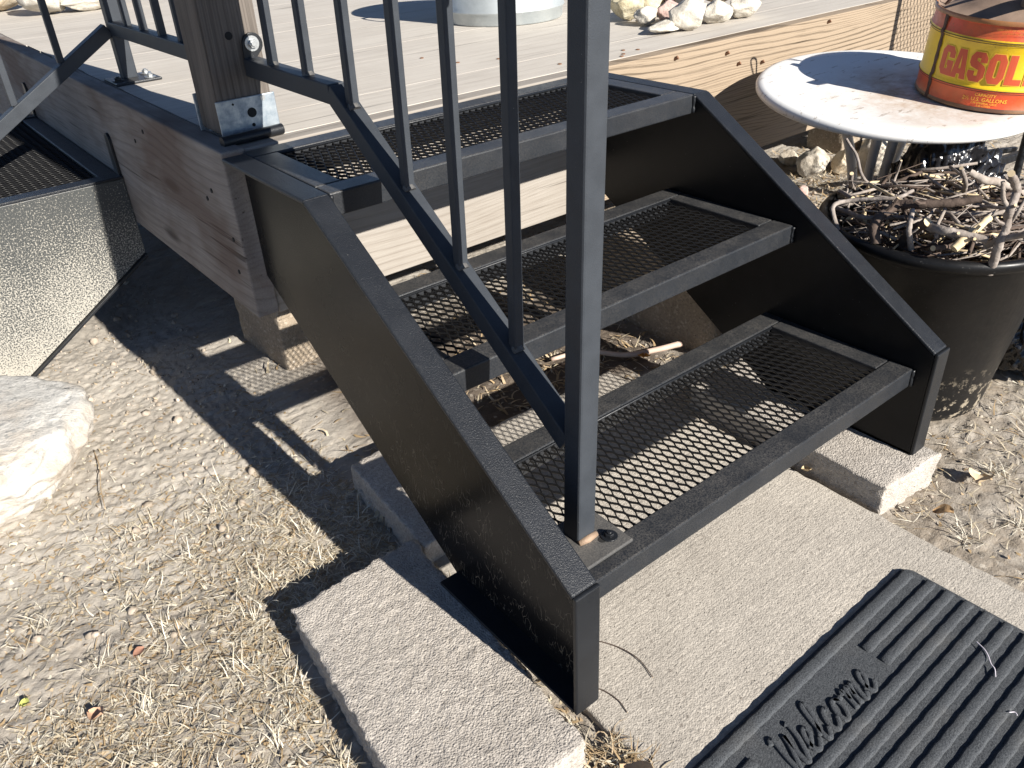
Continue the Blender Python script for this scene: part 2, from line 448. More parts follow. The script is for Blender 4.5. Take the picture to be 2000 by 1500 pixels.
def thing(name, loc, label, cat, group=None, rot=None):
    o = bpy.data.objects.new(name, None)
    COL.objects.link(o)
    o.location = loc
    o.empty_display_size = 0.05
    WL[o] = Vector(loc) if rot is None else Vector((0, 0, 0))
    if rot is not None:
        o.rotation_mode = 'QUATERNION'
        o.rotation_quaternion = rot
    return tag(o, label, cat, group)


class G:
    def __init__(s):
        s.v, s.f, s.mi, s.cur = [], [], [], 0

    def add(s, vs, fs, mi=None):
        b = len(s.v)
        s.v.extend([tuple(p) for p in vs])
        for f in fs:
            s.f.append(tuple(i + b for i in f))
            s.mi.append(s.cur if mi is None else mi)
        return s

    def box(s, lo, hi, rot=None, c=None):
        (a, b_, c_), (d, e, f) = lo, hi
        vs = [Vector(p) for p in ((a, b_, c_), (d, b_, c_), (d, e, c_), (a, e, c_), (a, b_, f), (d, b_, f), (d, e, f), (a, e, f))]
        if rot is not None:
            cc = Vector(c) if c is not None else sum(vs, Vector()) / 8
            vs = [rot @ (p - cc) + cc for p in vs]
        return s.add(vs, [(0, 3, 2, 1), (4, 5, 6, 7), (0, 1, 5, 4), (1, 2, 6, 5), (2, 3, 7, 6), (3, 0, 4, 7)])

    def bar(s, a, b, w, h, upv=(0, 0, 1)):
        """square bar from a to b (centre line), w across, h along upv"""
        a, b = Vector(a), Vector(b)
        d = (b - a).normalized()
        side = d.cross(Vector(upv)).normalized()
        u = side.cross(d).normalized()
        vs = []
        for p in (a, b):
            for i, j in ((-1, -1), (1, -1), (1, 1), (-1, 1)):
                vs.append(p + side * (i * w / 2) + u * (j * h / 2))
        return s.add(vs, [(0, 1, 2, 3), (7, 6, 5, 4), (0, 4, 5, 1), (1, 5, 6, 2), (2, 6, 7, 3), (3, 7, 4, 0)])

    def prism(s, poly, axis, lo, hi):
        """poly in the two other axes (cyclic order), extruded along axis"""
        n = len(poly)
        def P(q, t):
            if axis == 'x': return (t, q[0], q[1])
            if axis == 'y': return (q[0], t, q[1])
            return (q[0], q[1], t)
        vs = [P(q, lo) for q in poly] + [P(q, hi) for q in poly]
        fs = [tuple(range(n))[::-1], tuple(range(n, 2 * n))] + [(i, (i + 1) % n, n + (i + 1) % n, n + i) for i in range(n)]
        return s.add(vs, fs)

    def tube(s, pts, rad, n=8, cap=True, capmi=None):
        pts = [Vector(p) for p in pts]
        if not isinstance(rad, (list, tuple)):
            rad = [rad] * len(pts)
        base = len(s.v)
        prev = None
        for i, p in enumerate(pts):
            d = (pts[min(i + 1, len(pts) - 1)] - pts[max(i - 1, 0)]).normalized()
            if prev is None:
                ref = Vector((0, 0, 1)) if abs(d.z) < 0.9 else Vector((1, 0, 0))
                u = d.cross(ref).normalized()
            else:
                u = (prev - d * prev.dot(d)).normalized()
            prev = u
            w = d.cross(u)
            for k in range(n):
                a = 2 * math.pi * k / n
                s.v.append(tuple(p + (u * math.cos(a) + w * math.sin(a)) * rad[i]))
        for i in range(len(pts) - 1):
            for k in range(n):
                a, b = base + i * n + k, base + i * n + (k + 1) % n
                s.f.append((a, b, b + n, a + n)); s.mi.append(s.cur)
        if cap:
            s.f.append(tuple(base + k for k in range(n))[::-1]); s.mi.append(s.cur if capmi is None else capmi)
            e = base + (len(pts) - 1) * n
            s.f.append(tuple(e + k for k in range(n))); s.mi.append(s.cur if capmi is None else capmi)
        return s

    def lathe(s, prof, n=48, c=(0, 0, 0), wob=None, close=False):
        base = len(s.v)
        for r, z in prof:
            for k in range(n):
                a = 2 * math.pi * k / n
                rr = r * (wob(a, z) if wob else 1)
                s.v.append((c[0] + rr * math.cos(a), c[1] + rr * math.sin(a), c[2] + z))
        for i in range(len(prof) - 1):
            for k in range(n):
                a, b = base + i * n + k, base + i * n + (k + 1) % n
                s.f.append((a, b, b + n, a + n)); s.mi.append(s.cur)
        if close:
            s.f.append(tuple(base + k for k in range(n))[::-1]); s.mi.append(s.cur)
            e = base + (len(prof) - 1) * n
            s.f.append(tuple(e + k for k in range(n))); s.mi.append(s.cur)
        return s

    def build(s, name, mats, parent=None, bevel=0, seg=2, smooth=False, loc=None):
        me = bpy.data.meshes.new(name)
        off = WL[parent] if parent is not None else (Vector(loc) if loc is not None else Vector((0, 0, 0)))
        v = np.array(s.v, dtype=float) - np.array(off)
        me.from_pydata(v.tolist(), [], s.f)
        if not isinstance(mats, (list, tuple)):
            mats = [mats]
        for q in mats:
            me.materials.append(q)
        if len(mats) > 1:
            me.polygons.foreach_set("material_index", s.mi)
        if smooth:
            me.polygons.foreach_set("use_smooth", [True] * len(me.polygons))
        me.update()
        o = bpy.data.objects.new(name, me)
        COL.objects.link(o)
        if parent is not None:
            o.parent = parent
        else:
            o.location = off
        WL[o] = off
        if bevel:
            b = o.modifiers.new("edges", 'BEVEL')
            b.width = bevel; b.segments = seg; b.limit_method = 'ANGLE'; b.angle_limit = R(35)
        if smooth == 'auto' or (smooth and bevel):
            pass
        return o


def smooth_by_angle(o, deg=40):
    me = o.data
    me.polygons.foreach_set("use_smooth", [True] * len(me.polygons))
    bm = bmesh.new(); bm.from_mesh(me)
    for e in bm.edges:
        if len(e.link_faces) == 2 and e.calc_face_angle(0) > R(deg):
            e.smooth = False
    bm.to_mesh(me); bm.free()
    return o


def catmull(pts, k=5):
    pts = [Vector(p) for p in pts]
    P = [pts[0] * 2 - pts[1]] + pts + [pts[-1] * 2 - pts[-2]]
    out = []
    for i in range(1, len(P) - 2):
        for j in range(k):
            t = j / k
            a, b, c, d = P[i - 1], P[i], P[i + 1], P[i + 2]
            out.append(0.5 * ((2 * b) + (c - a) * t + (2 * a - 5 * b + 4 * c - d) * t * t + (3 * b - a - 3 * c + d) * t ** 3))
    out.append(pts[-1])
    return out


def hex_bolt(c, r=0.006, h=0.005, axis='z', name='bolt', parent=None, mat=None, washer=True):
    g = G()
    rot = {'z': Matrix.Identity(3), 'y': Matrix.Rotation(R(90), 3, 'X'), 'x': Matrix.Rotation(R(90), 3, 'Y')}[axis]
    def ring(n, rr, z0, z1):
        vs = [rot @ Vector((rr * math.cos(2 * math.pi * k / n), rr * math.sin(2 * math.pi * k / n), z)) + Vector(c) for z in (z0, z1) for k in range(n)]
        g.add(vs, [tuple(range(n))[::-1], tuple(range(n, 2 * n))] + [(k, (k + 1) % n, n + (k + 1) % n, n + k) for k in range(n)])
    if washer:
        ring(18, r * 1.7, 0, h * 0.3)
    ring(6, r, h * 0.3 if washer else 0, h)
    ring(12, r * 0.55, h, h * 1.35)
    return g.build(name, mat or BOLT, parent, bevel=0.0004, seg=1)


# numpy value noise ---------------------------------------------------------
_rng = np.random.RandomState(5)
_L = _rng.rand(256, 256)


def vnoise(x, y):
    xi = np.floor(x).astype(int); yi = np.floor(y).astype(int)
    fx = x - xi; fy = y - yi
    fx = fx * fx * (3 - 2 * fx); fy = fy * fy * (3 - 2 * fy)
    a = _L[xi % 256, yi % 256]; b = _L[(xi + 1) % 256, yi % 256]
    c = _L[xi % 256, (yi + 1) % 256]; d = _L[(xi + 1) % 256, (yi + 1) % 256]
    return (a * (1 - fx) + b * fx) * (1 - fy) + (c * (1 - fx) + d * fx) * fy - 0.5


def ground_h(x, y):
    x = np.asarray(x, float); y = np.asarray(y, float)
    h = -0.056 + 0.016 * vnoise(x * 1.7 + 3, y * 1.7 + 9) + 0.010 * vnoise(x * 7 + 31, y * 7)
    wx = x + 0.012 * vnoise(x * 30, y * 30 + 7); wy = y + 0.012 * vnoise(x * 30 + 50, y * 30)
    h += 0.0036 * vnoise(wx * 26, wy * 26 + 5)
    cr = 1 - np.abs(2 * vnoise(wx * 55 + 11, wy * 55 + 3))
    h -= 0.0030 * np.clip(cr - 0.72, 0, 1) / 0.28
    h += 0.0030 * vnoise(x * 75, y * 75 + 2) + 0.0032 * vnoise(x * 150, y * 150)
    return h


def gh(x, y):
    return float(ground_h(np.array([x]), np.array([y]))[0])


# ------------------------------------------------------------------ ground sheet
def axis_coords(segs):
    out = []
    for a, b, st in segs:
        out.append(np.arange(a, b - 1e-9, st))
    out.append(np.array([segs[-1][1]]))
    return np.concatenate(out)


gx = axis_coords([(-60, -8, 4), (-8, -1.2, 0.2), (-1.2, -0.75, 0.02), (-0.75, 0.02, 0.004), (0.02, 0.58, 0.014), (0.58, 1.3, 0.006), (1.3, 3.0, 0.022), (3.0, 8, 0.25), (8, 60, 4)])
gy = axis_coords([(-60, -8, 4), (-8, -0.9, 0.2), (-0.9, -0.5, 0.02), (-0.5, 0.05, 0.006), (0.05, 1.5, 0.0042), (1.5, 2.4, 0.008), (2.4, 4, 0.05), (4, 8, 0.25), (8, 60, 4)])
X, Y = np.meshgrid(gx, gy, indexing='ij')
H = ground_h(X, Y)
slab = (X > 0.012) & (X < 0.585) & (Y < 0.55) & (Y > -1.7)
H = np.where(slab, -0.11, H)
nx, ny = X.shape
idx = np.arange(nx * ny).reshape(nx, ny)
quads = np.stack([idx[:-1, :-1], idx[1:, :-1], idx[1:, 1:], idx[:-1, 1:]], -1).reshape(-1, 4)


def np_mesh(name, verts, faces, mats, smooth=True, mi=None):
    me = bpy.data.meshes.new(name)
    nf, k = faces.shape
    me.vertices.add(len(verts)); me.vertices.foreach_set("co", np.asarray(verts, np.float32).ravel())
    me.loops.add(nf * k); me.loops.foreach_set("vertex_index", faces.astype(np.int32).ravel())
    me.polygons.add(nf); me.polygons.foreach_set("loop_start", np.arange(0, nf * k, k, dtype=np.int32))
    me.polygons.foreach_set("loop_total", np.full(nf, k, np.int32))
    for q in mats:
        me.materials.append(q)
    if smooth:
        me.polygons.foreach_set("use_smooth", np.ones(nf, bool))
    if mi is not None:
        me.polygons.foreach_set("material_index", np.asarray(mi, np.int32))
    me.update(calc_edges=True)
    me.validate()
    o = bpy.data.objects.new(name, me)
    COL.objects.link(o)
    WL[o] = Vector((0, 0, 0))
    return o


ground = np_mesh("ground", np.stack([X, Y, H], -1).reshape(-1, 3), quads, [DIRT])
tag(ground, "pale dry cracked dirt around the stairs and under the deck", kind="structure")

# ------------------------------------------------------------------ slab and pavers
def rough_block(name, corners, z0, z1, mat, seed, amp=0.0016, res=0.012, loc=None):
    """concrete block from a top quad (4 xy corners), faces gridded and roughened"""
    c = [Vector((a, b, 0)) for a, b in corners]
    bm = bmesh.new()
    vb = [bm.verts.new((p.x, p.y, z0)) for p in c]
    vt = [bm.verts.new((p.x, p.y, z1)) for p in c]
    bm.faces.new(vt); bm.faces.new(vb[::-1])
    for i in range(4):
        j = (i + 1) % 4
        bm.faces.new((vb[i], vb[j], vt[j], vt[i]))
    bmesh.ops.bevel(bm, geom=list(bm.edges), offset=0.0035, segments=2, affect='EDGES', profile=0.5)
    for _ in range(9):
        long_e = [e for e in bm.edges if e.calc_length() > res * 1.6]
        if not long_e:
            break
        bmesh.ops.subdivide_edges(bm, edges=long_e, cuts=1, use_grid_fill=True)
    bmesh.ops.triangulate(bm, faces=[f for f in bm.faces if len(f.verts) > 4])
    bm.normal_update()
    mid = Vector((sum(p.x for p in c) / 4, sum(p.y for p in c) / 4, 0))
    for v in bm.verts:
        q = v.co * 95 + Vector((seed * 7, 0, 0))
        k = mnoise.noise(q) + 0.5 * mnoise.noise(q * 2.3)
        edge = 1.0 + 1.3 * (1 if abs(v.normal.z) < 0.95 else 0)
        v.co += v.normal * k * amp * edge
    L = Vector((mid.x, mid.y, z0)) if loc is None else Vector(loc)
    for v in bm.verts:
        v.co -= L
    me = bpy.data.meshes.new(name)
    bm.to_mesh(me); bm.free()
    me.materials.append(mat)
    me.polygons.foreach_set("use_smooth", [True] * len(me.polygons))
    o = bpy.data.objects.new(name, me)
    COL.objects.link(o); o.location = L
    WL[o] = L
    return o


sl = rough_block("concrete_slab", [(-0.002, -1.6), (0.590, -1.6), (0.597, 0.555), (0.004, 0.568)], -0.13, -0.045, SLABC, 3, 0.0012, 0.02)
tag(sl, "broomed pale concrete slab at the foot of the black stairs", kind="structure")
pv = rough_block("concrete_paver", [(-0.255, -0.068), (-0.050, -0.062), (-0.012, 0.358), (-0.217, 0.350)], -0.062, -0.001, PAVERC, 5, 0.0022, 0.007)
tag(pv, "large rough grey paver lying in sun beside the nearer stair foot", "paver", "concrete pavers under the stairs")
pv = rough_block("concrete_paver", [(0.607, -0.046), (0.756, -0.058), (0.775, 0.36), (0.622, 0.36)], -0.064, -0.001, PAVERC, 8, 0.0022, 0.008)
tag(pv, "grey paver under the far stair foot, in front of the black bin", "paver", "concrete pavers under the stairs")
pv = rough_block("concrete_paver", [(-0.008, 0.335), (0.20, 0.345), (0.215, 0.60), (0.010, 0.592)], -0.075, -0.006, PAVERC, 12, 0.002, 0.009)
tag(pv, "shaded grey paver half hidden behind the nearer stringer", "paver", "concrete pavers under the stairs")
pv = rough_block("concrete_block", [(0.79, 0.44), (0.97, 0.44), (0.97, 0.86), (0.79, 0.86)], -0.07, 0.155, BLOCKC, 14, 0.0015, 0.02)
tag(pv, "brown shaded concrete block standing below the far stringer", "block")
pv = rough_block("pier_block", [(0.10, 1.03), (0.27, 1.06), (0.25, 1.26), (0.09, 1.25)], -0.08, 0.11, BLOCKC, 15, 0.0018, 0.02)
tag(pv, "tan concrete pier block under the deck corner with mesh shadow on it", "block")
pv = rough_block("pier_block", [(2.24, 1.06), (2.38, 1.06), (2.38, 1.2), (2.24, 1.2)], -0.08, 0.03, BLOCKC, 16, 0.0018, 0.03)
tag(pv, "small dark concrete pier block under the deck behind the white table", "block")

# ------------------------------------------------------------------ deck
deck = thing("wooden_deck", (1.5, 2.2, 0.22), "weathered grey wooden deck of long boards with rim boards", "deck")
g = G().box((-0.030, 0.757, 0.228), (0.008, 3.6, 0.507)); g.build("rim_board", RIML, deck, bevel=0.003)
g = G().box((0.010, 0.765, 0.222), (0.728, 0.803, 0.503)); g.build("rim_board", PLANKW, deck, bevel=0.002)
g = G().box((0.730, 0.765, 0.222), (3.4, 0.803, 0.503)); o = g.build("rim_board", RIMR, deck, bevel=0.002)
o["label"] = "sunlit front rim board with strong wavy grain"
yb = 0.8055
k = 0
while yb < 3.5:
    wd = 0.1435
    dz = rnd.uniform(-0.0002, 0.0002)
    G().box((0.013 + rnd.uniform(0, 0.006), yb, 0.466), (3.4, yb + wd, 0.503 + dz)).build("deck_board", DECKW, deck)
    yb += wd + 0.0014
    k += 1
for x in (0.62, 1.6, 2.6):
    G().box((x, 0.81, 0.25), (x + 0.038, 3.5, 0.463)).build("joist", POSTW, deck)
for (x, y) in [(0.744, 0.86), (0.70, 1.01), (0.62, 1.05), (0.60, 1.16), (0.72, 1.22), (0.05, 1.02), (0.06, 2.1), (0.9, 0.83), (0.93, 0.86), (0.955, 0.84), (0.88, 0.815)]:
    g = G().tube([(x, y, 0.5025), (x, y, 0.5048)], 0.0042, 8)
    g.build("nail", RUSTM, deck)
for (x, z) in [(1.164, 0.47), (1.30, 0.43), (1.21, 0.44), (1.561, 0.487), (0.99, 0.485)]:
    G().tube([(x, 0.766, z), (x + 0.004, 0.758, z + 0.006)], [0.0022, 0.0045], 8).build("nail", RUSTM, deck)
for (y, z) in [(0.84, 0.43), (0.80, 0.30), (0.87, 0.41), (1.15, 0.47), (1.22, 0.44), (0.79, 0.36)]:
    G().tube([(-0.0295, y, z), (-0.0312, y, z)], 0.004, 8).build("nail", BLACKHOLE, deck)

# roof post in its bracket
post = thing("wooden_post", (0.05, 0.868, 0.503), "dark weathered square wooden post in a galvanized bracket at the deck corner", "post")
g = G().box((0.004, 0.825, 0.512), (0.096, 0.913, 2.6)); g.build("shaft", POSTW, post, bevel=0.005, seg=2)
g = G().box((0.001, 0.8205, 0.5055), (0.099, 0.8235, 0.5655)); g.build("bracket", ZINC, post, bevel=0.0012)
g = G().box((0.001, 0.9155, 0.5055), (0.099, 0.9185, 0.5655)); g.build("bracket", ZINC, post, bevel=0.0012)
G().tube([(0.056, 0.8207, 0.541), (0.056, 0.8195, 0.541)], 0.0075, 16).build("bolt_hole", BLACKHOLE, post)
G().tube([(0.055, 0.8207, 0.522), (0.055, 0.8195, 0.522)], 0.0028, 10).build("bolt_hole", BLACKHOLE, post)
G().tube([(0.078, 0.8207, 0.560), (0.078, 0.8192, 0.560)], 0.0042, 12).build("nail", BOLT, post)
G().tube([(0.028, 0.8207, 0.558), (0.028, 0.8196, 0.558)], 0.0018, 8).build("bolt_hole", BLACKHOLE, post)
G().tube([(0.046, 0.8255, 0.655), (0.046, 0.824, 0.655)], 0.006, 12).build("bolt_hole", BLACKHOLE, post)

# ------------------------------------------------------------------ main staircase
W, GO, RI, D, T, Z1, FW, BW = 0.713, 0.2452, 0.1730, 0.277, 0.0323, 0.1541, 0.0365, 0.0392
TY = [0.0, 0.2457, 0.4741]
TZ = [0.1541, 0.3252, 0.5034]
HT, YC, YB, YK, YE = 0.1917, -0.0257, 0.4741, 0.25, 0.742
stair = thing("metal_staircase", (0.35, 0.35, 0.0), "black steel staircase of three mesh treads with one railing up to the deck", "staircase")


def stringer(x_in, out):
    """plate web at x_in, flanges reaching outwards (out = -1 left, +1 right)"""
    web_t = 0.006
    poly = [(YC, 0.0), (YK, 0.0), (YE, 0.62 * (YE - YK)), (YE, TZ[2] - 0.006), (YB, TZ[2] - 0.006), (YC, HT - 0.007)]
    xs = sorted((x_in, x_in + out * web_t))
    s = G().prism(poly, 'x', *xs).build("stringer", WEB if out < 0 else WEBR, stair)
    xf = sorted((x_in, x_in + out * FW))
    th = 0.0065
    g = G().prism([(YC, HT - th * 1.15), (YC, HT), (YB, TZ[2]), (YB + 0.0015, TZ[2] - th)], 'x', *xf)
    g.prism([(YB + 0.0015, TZ[2] - th), (YB, TZ[2]), (YE, TZ[2]), (YE, TZ[2] - th)], 'x', *xf)
    g.build("top_flange", STEEL_TOP, s, bevel=0.0022, seg=2)
    g = G().box((xf[0], YC - 0.006, 0.0), (xf[1], YC, HT - 0.001)); g.build("end_plate", STEEL, s, bevel=0.002)
    g = G().box((xf[0], YC, 0.0), (xf[1], YK, 0.005)); g.build("foot_flange", STEEL, s, bevel=0.001)
    return s


stringer(0.0, -1)
stringer(W, 1)


def mesh_panel(name, x0, x1, y0, y1, z, parent, swd=0.0134, lwd=0.033, along='y', mat=None, wid=0.00160, hgt=0.0022, steps=8, joint=True, tilt=0.55):
    """expanded metal: wiggling strands that touch their neighbours at the bonds"""
    if along == 'x':
        A0, A1, B0, B1 = y0, y1, x0, x1
    else:
        A0, A1, B0, B1 = x0, x1, y0, y1
    n = int((A1 - A0) / (swd / 2))
    nseg = max(4, int((B1 - B0) / lwd * steps))
    t = np.linspace(B0, B1, nseg + 1)
    ph = (t / lwd) % 1.0
    tri = np.clip(1.45 * (np.abs(((ph + 0.0) % 1.0) * 2 - 1) * 2 - 1), -1, 1)     # flattened triangle, bonds at the flats
    verts, faces = [], []
    ca, sa = math.cos(tilt), math.sin(tilt)
    for i in range(n):
        sg = 1 if i % 2 == 0 else -1
        a = A0 + (i + 0.5) * swd / 2 + sg * tri * (swd / 4 - 0.0003)
        zz = z + tri * sg * hgt * 0.28
        base = len(verts)
        for p, q in ((-wid, -hgt / 2), (wid, -hgt / 2), (wid, hgt / 2), (-wid, hgt / 2)):
            pa, pz = (p * ca - q * sa) * 0.62, p * sa + q * ca
            cols = np.stack([a + pa, t, zz + pz], -1) if along == 'y' else np.stack([t, a + pa, zz + pz], -1)
            verts.append(cols)
        b = i * 4 * (nseg + 1)
        for k in range(4):
            k2 = (k + 1) % 4
            i0 = b + k * (nseg + 1) + np.arange(nseg); i1 = b + k2 * (nseg + 1) + np.arange(nseg)
            faces.append(np.stack([i0, i1, i1 + 1, i0 + 1], -1))
    V = np.concatenate(verts); F = np.concatenate(faces)
    if parent is not None:
        V = V - np.array(WL[parent])
    o = np_mesh(name, V, F, [mat or STEEL_MESH], smooth=False)
    if parent is not None:
        o.parent = parent
        WL[o] = WL[parent]
    o["kind"] = "stuff"
    return o


for i in range(3):
    y, z = TY[i], TZ[i]
    x0, x1 = 0.0012, W - 0.0012
    g = G()
    g.box((x0, y, z - T), (x1, y + BW, z))                         # front bar
    g.box((x0, y + D - BW, z - T), (x1, y + D, z))                 # rear bar
    g.box((x0, y + BW + 0.0008, z - T), (x0 + BW, y + D - BW - 0.0008, z))
    g.box((x1 - BW, y + BW + 0.0008, z - T), (x1, y + D - BW - 0.0008, z))
    fr = g.build("tread_frame", STEEL_DUSTY, stair, bevel=0.0022, seg=2)
    mesh_panel("expanded_mesh", BW, W - BW, y + BW - 0.003, y + D - BW + 0.003, z - 0.0085, fr)
    G().tube([(BW, y + D - BW - 0.0015, z - 0.0035), (W - BW, y + D - BW - 0.0015, z - 0.0035)], 0.0022, 8).build("edge_rod", STEEL, fr, smooth=True)
for i in range(3):
    for x, sg in ((0.0025, 1), (W - 0.0025, -1)):
        g = G()
        n = 9
        pts = [(x, TY[i] - 0.0012 + rnd.uniform(-0.0006, 0.0006), TZ[i] - 0.002 - 0.028 * k / n) for k in range(n + 1)]
        g.tube(pts, [0.0030 + rnd.uniform(-0.0006, 0.0007) for _ in pts], 8)
        g.build("weld_bead", STEEL, stair, smooth=True)
g = G().tube([(-0.012, 0.792, 0.512), (0.092, 0.800, 0.512)], 0.0085, 14); smooth_by_angle(g.build("hinge_pipe", STEEL, stair))

# railing of the main staircase; the whole panel leans a touch
RX0, LEAN = 0.0605, 0.024


def rx(z):
    return RX0 + LEAN * (z - 0.157)


def rbar(name, p0, p1, w, parent=stair, mat=None, bev=0.0016, up=(1, 0, 0)):
    g = G().bar((rx(p0[1]), p0[0], p0[1]), (rx(p1[1]), p1[0], p1[1]), w, w, up)
    return g.build(name, mat or RAILM, parent, bevel=bev)


NW = 0.0275
ZTOP = 0.86
newel = rbar("newel_post", (0.068, 0.158), (0.068, ZTOP), NW, bev=0.0028)
g = G().box((0.012, 0.018, Z1 + 0.0005), (0.103, 0.098, Z1 + 0.0055)); bp = g.build("base_plate", PLATEM, stair, bevel=0.0016)
g = G().tube([(0.047, 0.0535, Z1 + 0.007), (0.060, 0.052, Z1 + 0.0075), (0.0745, 0.053, Z1 + 0.007)], [0.004, 0.0052, 0.004], 8)
g.build("weld_bead", mat_plain("bare_weld", (0.30, 0.21, 0.145), 0.7, 0.2, 0.35, 90, 0.5), bp, smooth=True)
hex_bolt((0.084, 0.040, Z1 + 0.0055), 0.0062, 0.006, 'z', "bolt", bp, STEEL)
G().tube([(0.0735, 0.041, Z1 + 0.0052), (0.0735, 0.041, Z1 + 0.0060)], 0.005, 12).build("slot", BLACKHOLE, bp)
hex_bolt((0.088, 0.085, Z1 + 0.0055), 0.0062, 0.006, 'z', "bolt", bp, STEEL)
RH = 0.026
bend = (0.545, 0.606)
slope = 0.686
zs = bend[1] - slope * (bend[0] - 0.083)
lower = rbar("lower_rail", (0.819, 0.608), (bend[0] + 0.002, bend[1]), RH)
lower2 = rbar("lower_rail", (bend[0] + 0.004, bend[1] + 0.002), (0.0825, zs), RH)
SLZ = 0.502
HZ = ZTOP + slope * (0.545 - 0.068) + 0.012
for p0, p1 in (((0.822, HZ), (0.546, HZ)), ((0.5445, HZ), (0.045, HZ - slope * 0.4995))):
    G().bar((0.063, p0[0], p0[1]), (0.063, p1[0], p1[1]), 0.072, 0.024, (0, 0, 1)).build("top_rail", RAILM, stair, bevel=0.004)
for by in (0.740, 0.627, 0.508, 0.390, 0.284, 0.180):
    if by > bend[0]:
        z0, zt = bend[1] + RH / 2 - 0.001, HZ - 0.010
    else:
        z0 = bend[1] - slope * (bend[0] - by) + RH / 2 / math.cos(math.atan(slope)) - 0.003
        zt = HZ - 0.012 - slope * (0.545 - by)
    b = rbar("baluster", (by, z0), (by, zt), 0.0132, bev=0.0014)
    # weld fillet at the foot
    g = G(); c = Vector((rx(z0), by, z0 + 0.001))
    g.tube([c + Vector((0, -0.004, -0.0035)), c + Vector((0, 0, 0.0015)), c + Vector((0, 0.003, 0.002))], [0.0088, 0.0086, 0.0066], 10)
    smooth_by_angle(g.build("weld", PLATEM, b))
g = G()
tabp = [(0.060, 0.598)] + [(0.078 + 0.0165 * math.cos(R(a)), 0.640 + 0.0165 * math.sin(R(a))) for a in range(-60, 181, 20)] + [(0.0605, 0.62)]
g.prism([(a, b) for a, b in tabp][::-1], 'y', 0.8165, 0.8215)
tab_ = g.build("mounting_tab", STEEL, stair, bevel=0.001)
hex_bolt((0.0765, 0.8165, 0.641), 0.0068, 0.006, 'y', "bolt", tab_, BOLT)

# ------------------------------------------------------------------ second staircase (left), running down towards -x
st2 = thing("metal_staircase", (-0.4, 1.8, -0.05), "second black mesh staircase down the left side of the deck, spattered with dried mud", "staircase")


def side_stringer(y, out, mat):
    t = 0.006
    poly = [(-0.031, 0.158), (-0.353, -0.052), (-0.86, -0.052), (-0.86, 0.0), (-0.312, 0.3265), (-0.031, 0.3265)]
    ys = sorted((y, y + out * t))
    s = G().prism(poly, 'y', *ys).build("stringer", mat, st2, bevel=0.001)
    yf = sorted((y - out * 0.002, y + out * FW))
    g = G().prism([(-0.031, 0.327), (-0.312, 0.327), (-0.312, 0.333), (-0.031, 0.333)], 'y', *yf)
    g.prism([(-0.313, 0.327), (-0.86, 0.0005), (-0.86, 0.0075), (-0.313, 0.333)], 'y', *yf)
    g.build("top_flange", STEEL_TOP, s, bevel=0.0015)
    yl = sorted((y - out * 0.011, y + out * t))
    g = G().prism([(-0.031, 0.150), (-0.353, -0.060), (-0.353, -0.053), (-0.031, 0.157)], 'y', *yl)
    g.build("bottom_flange", STEEL, s, bevel=0.001)
    return s


side_stringer(1.400, 1, SPLASH)
side_stringer(2.215, -1, STEEL)
for i in range(2):
    xr, z = -0.0325 - 0.265 * i, 0.330 - 0.17 * i
    xl = xr - 0.277
    g = G()
    g.box((xr - BW, 1.4075, z - T), (xr, 2.208, z))
    g.box((xl, 1.4075, z - T), (xl + BW, 2.208, z))
    g.box((xl + BW + 0.001, 1.4075, z - T), (xr - BW - 0.001, 1.4075 + BW, z))
    g.box((xl + BW + 0.001, 2.208 - BW, z - T), (xr - BW - 0.001, 2.208, z))
    fr = g.build("tread_frame", STEEL_TOP, st2, bevel=0.002)
    mesh_panel("expanded_mesh", xl + BW - 0.003, xr - BW + 0.003, 1.4075 + BW, 2.208 - BW, z - 0.0085, fr, along='x', swd=0.016, lwd=0.034)
for y0 in (1.408, 2.185):
    g = G()
    pts = [(y0, 0.30), (y0 + 0.03, 0.30), (y0 + 0.03, 0.40)] + [(y0 + 0.015 + 0.015 * math.cos(R(a)), 0.405 + 0.015 * math.sin(R(a))) for a in range(20, 180, 20)] + [(y0, 0.40)]
    g.prism(pts, 'x', -0.036, -0.0305)
    g.build("hanger_plate", STEEL, st2, bevel=0.001)

rail2 = thing("metal_railing", (0.055, 1.48, 0.503), "black steel railing dropping from the deck edge beside the left stairs", "railing")


def b2(name, a, b, w, bev=0.0015, up=(0, 0, 1), mat=RAILM):
    return G().bar(a, b, w, w, up).build(name, mat, rail2, bevel=bev)


NX, NY = 0.062, 1.492
b2("newel_post", (NX, NY, 0.507), (NX, NY, 1.10), 0.030, 0.003, (0, 1, 0))
g = G().box((NX - 0.045, NY - 0.062, 0.5036), (NX + 0.050, NY + 0.035, 0.509)); bp = g.build("base_plate", STEEL_DUSTY, rail2, bevel=0.002)
for dx, dy in ((0.03, -0.045), (0.038, 0.01), (-0.032, -0.03)):
    hex_bolt((NX + dx, NY + dy, 0.509), 0.007, 0.007, 'z', "bolt", bp, BOLT if dx > 0 else STEEL)
b2("lower_rail", (NX - 0.004, 1.476, 0.609), (NX - 0.004, 0.917, 0.609), RH)
b2("top_rail", (NX - 0.004, 1.476, 1.09), (NX - 0.004, 0.917, 1.09), RH * 1.2)
for y in (1.385, 1.285, 1.18, 1.075, 0.975):
    b2("baluster", (NX - 0.004, y, 0.6205), (NX - 0.004, y, 1.076), 0.0132, 0.0014, (0, 1, 0))
b2("lower_rail", (NX - 0.0165, NY + 0.004, 0.606), (-0.72, NY + 0.004, 0.606 - 0.60 * (NX + 0.7035)), RH)
b2("top_rail", (NX - 0.0165, NY + 0.004, 1.09), (-0.72, NY + 0.004, 1.09 - 0.60 * (NX + 0.7035)), RH * 1.2)
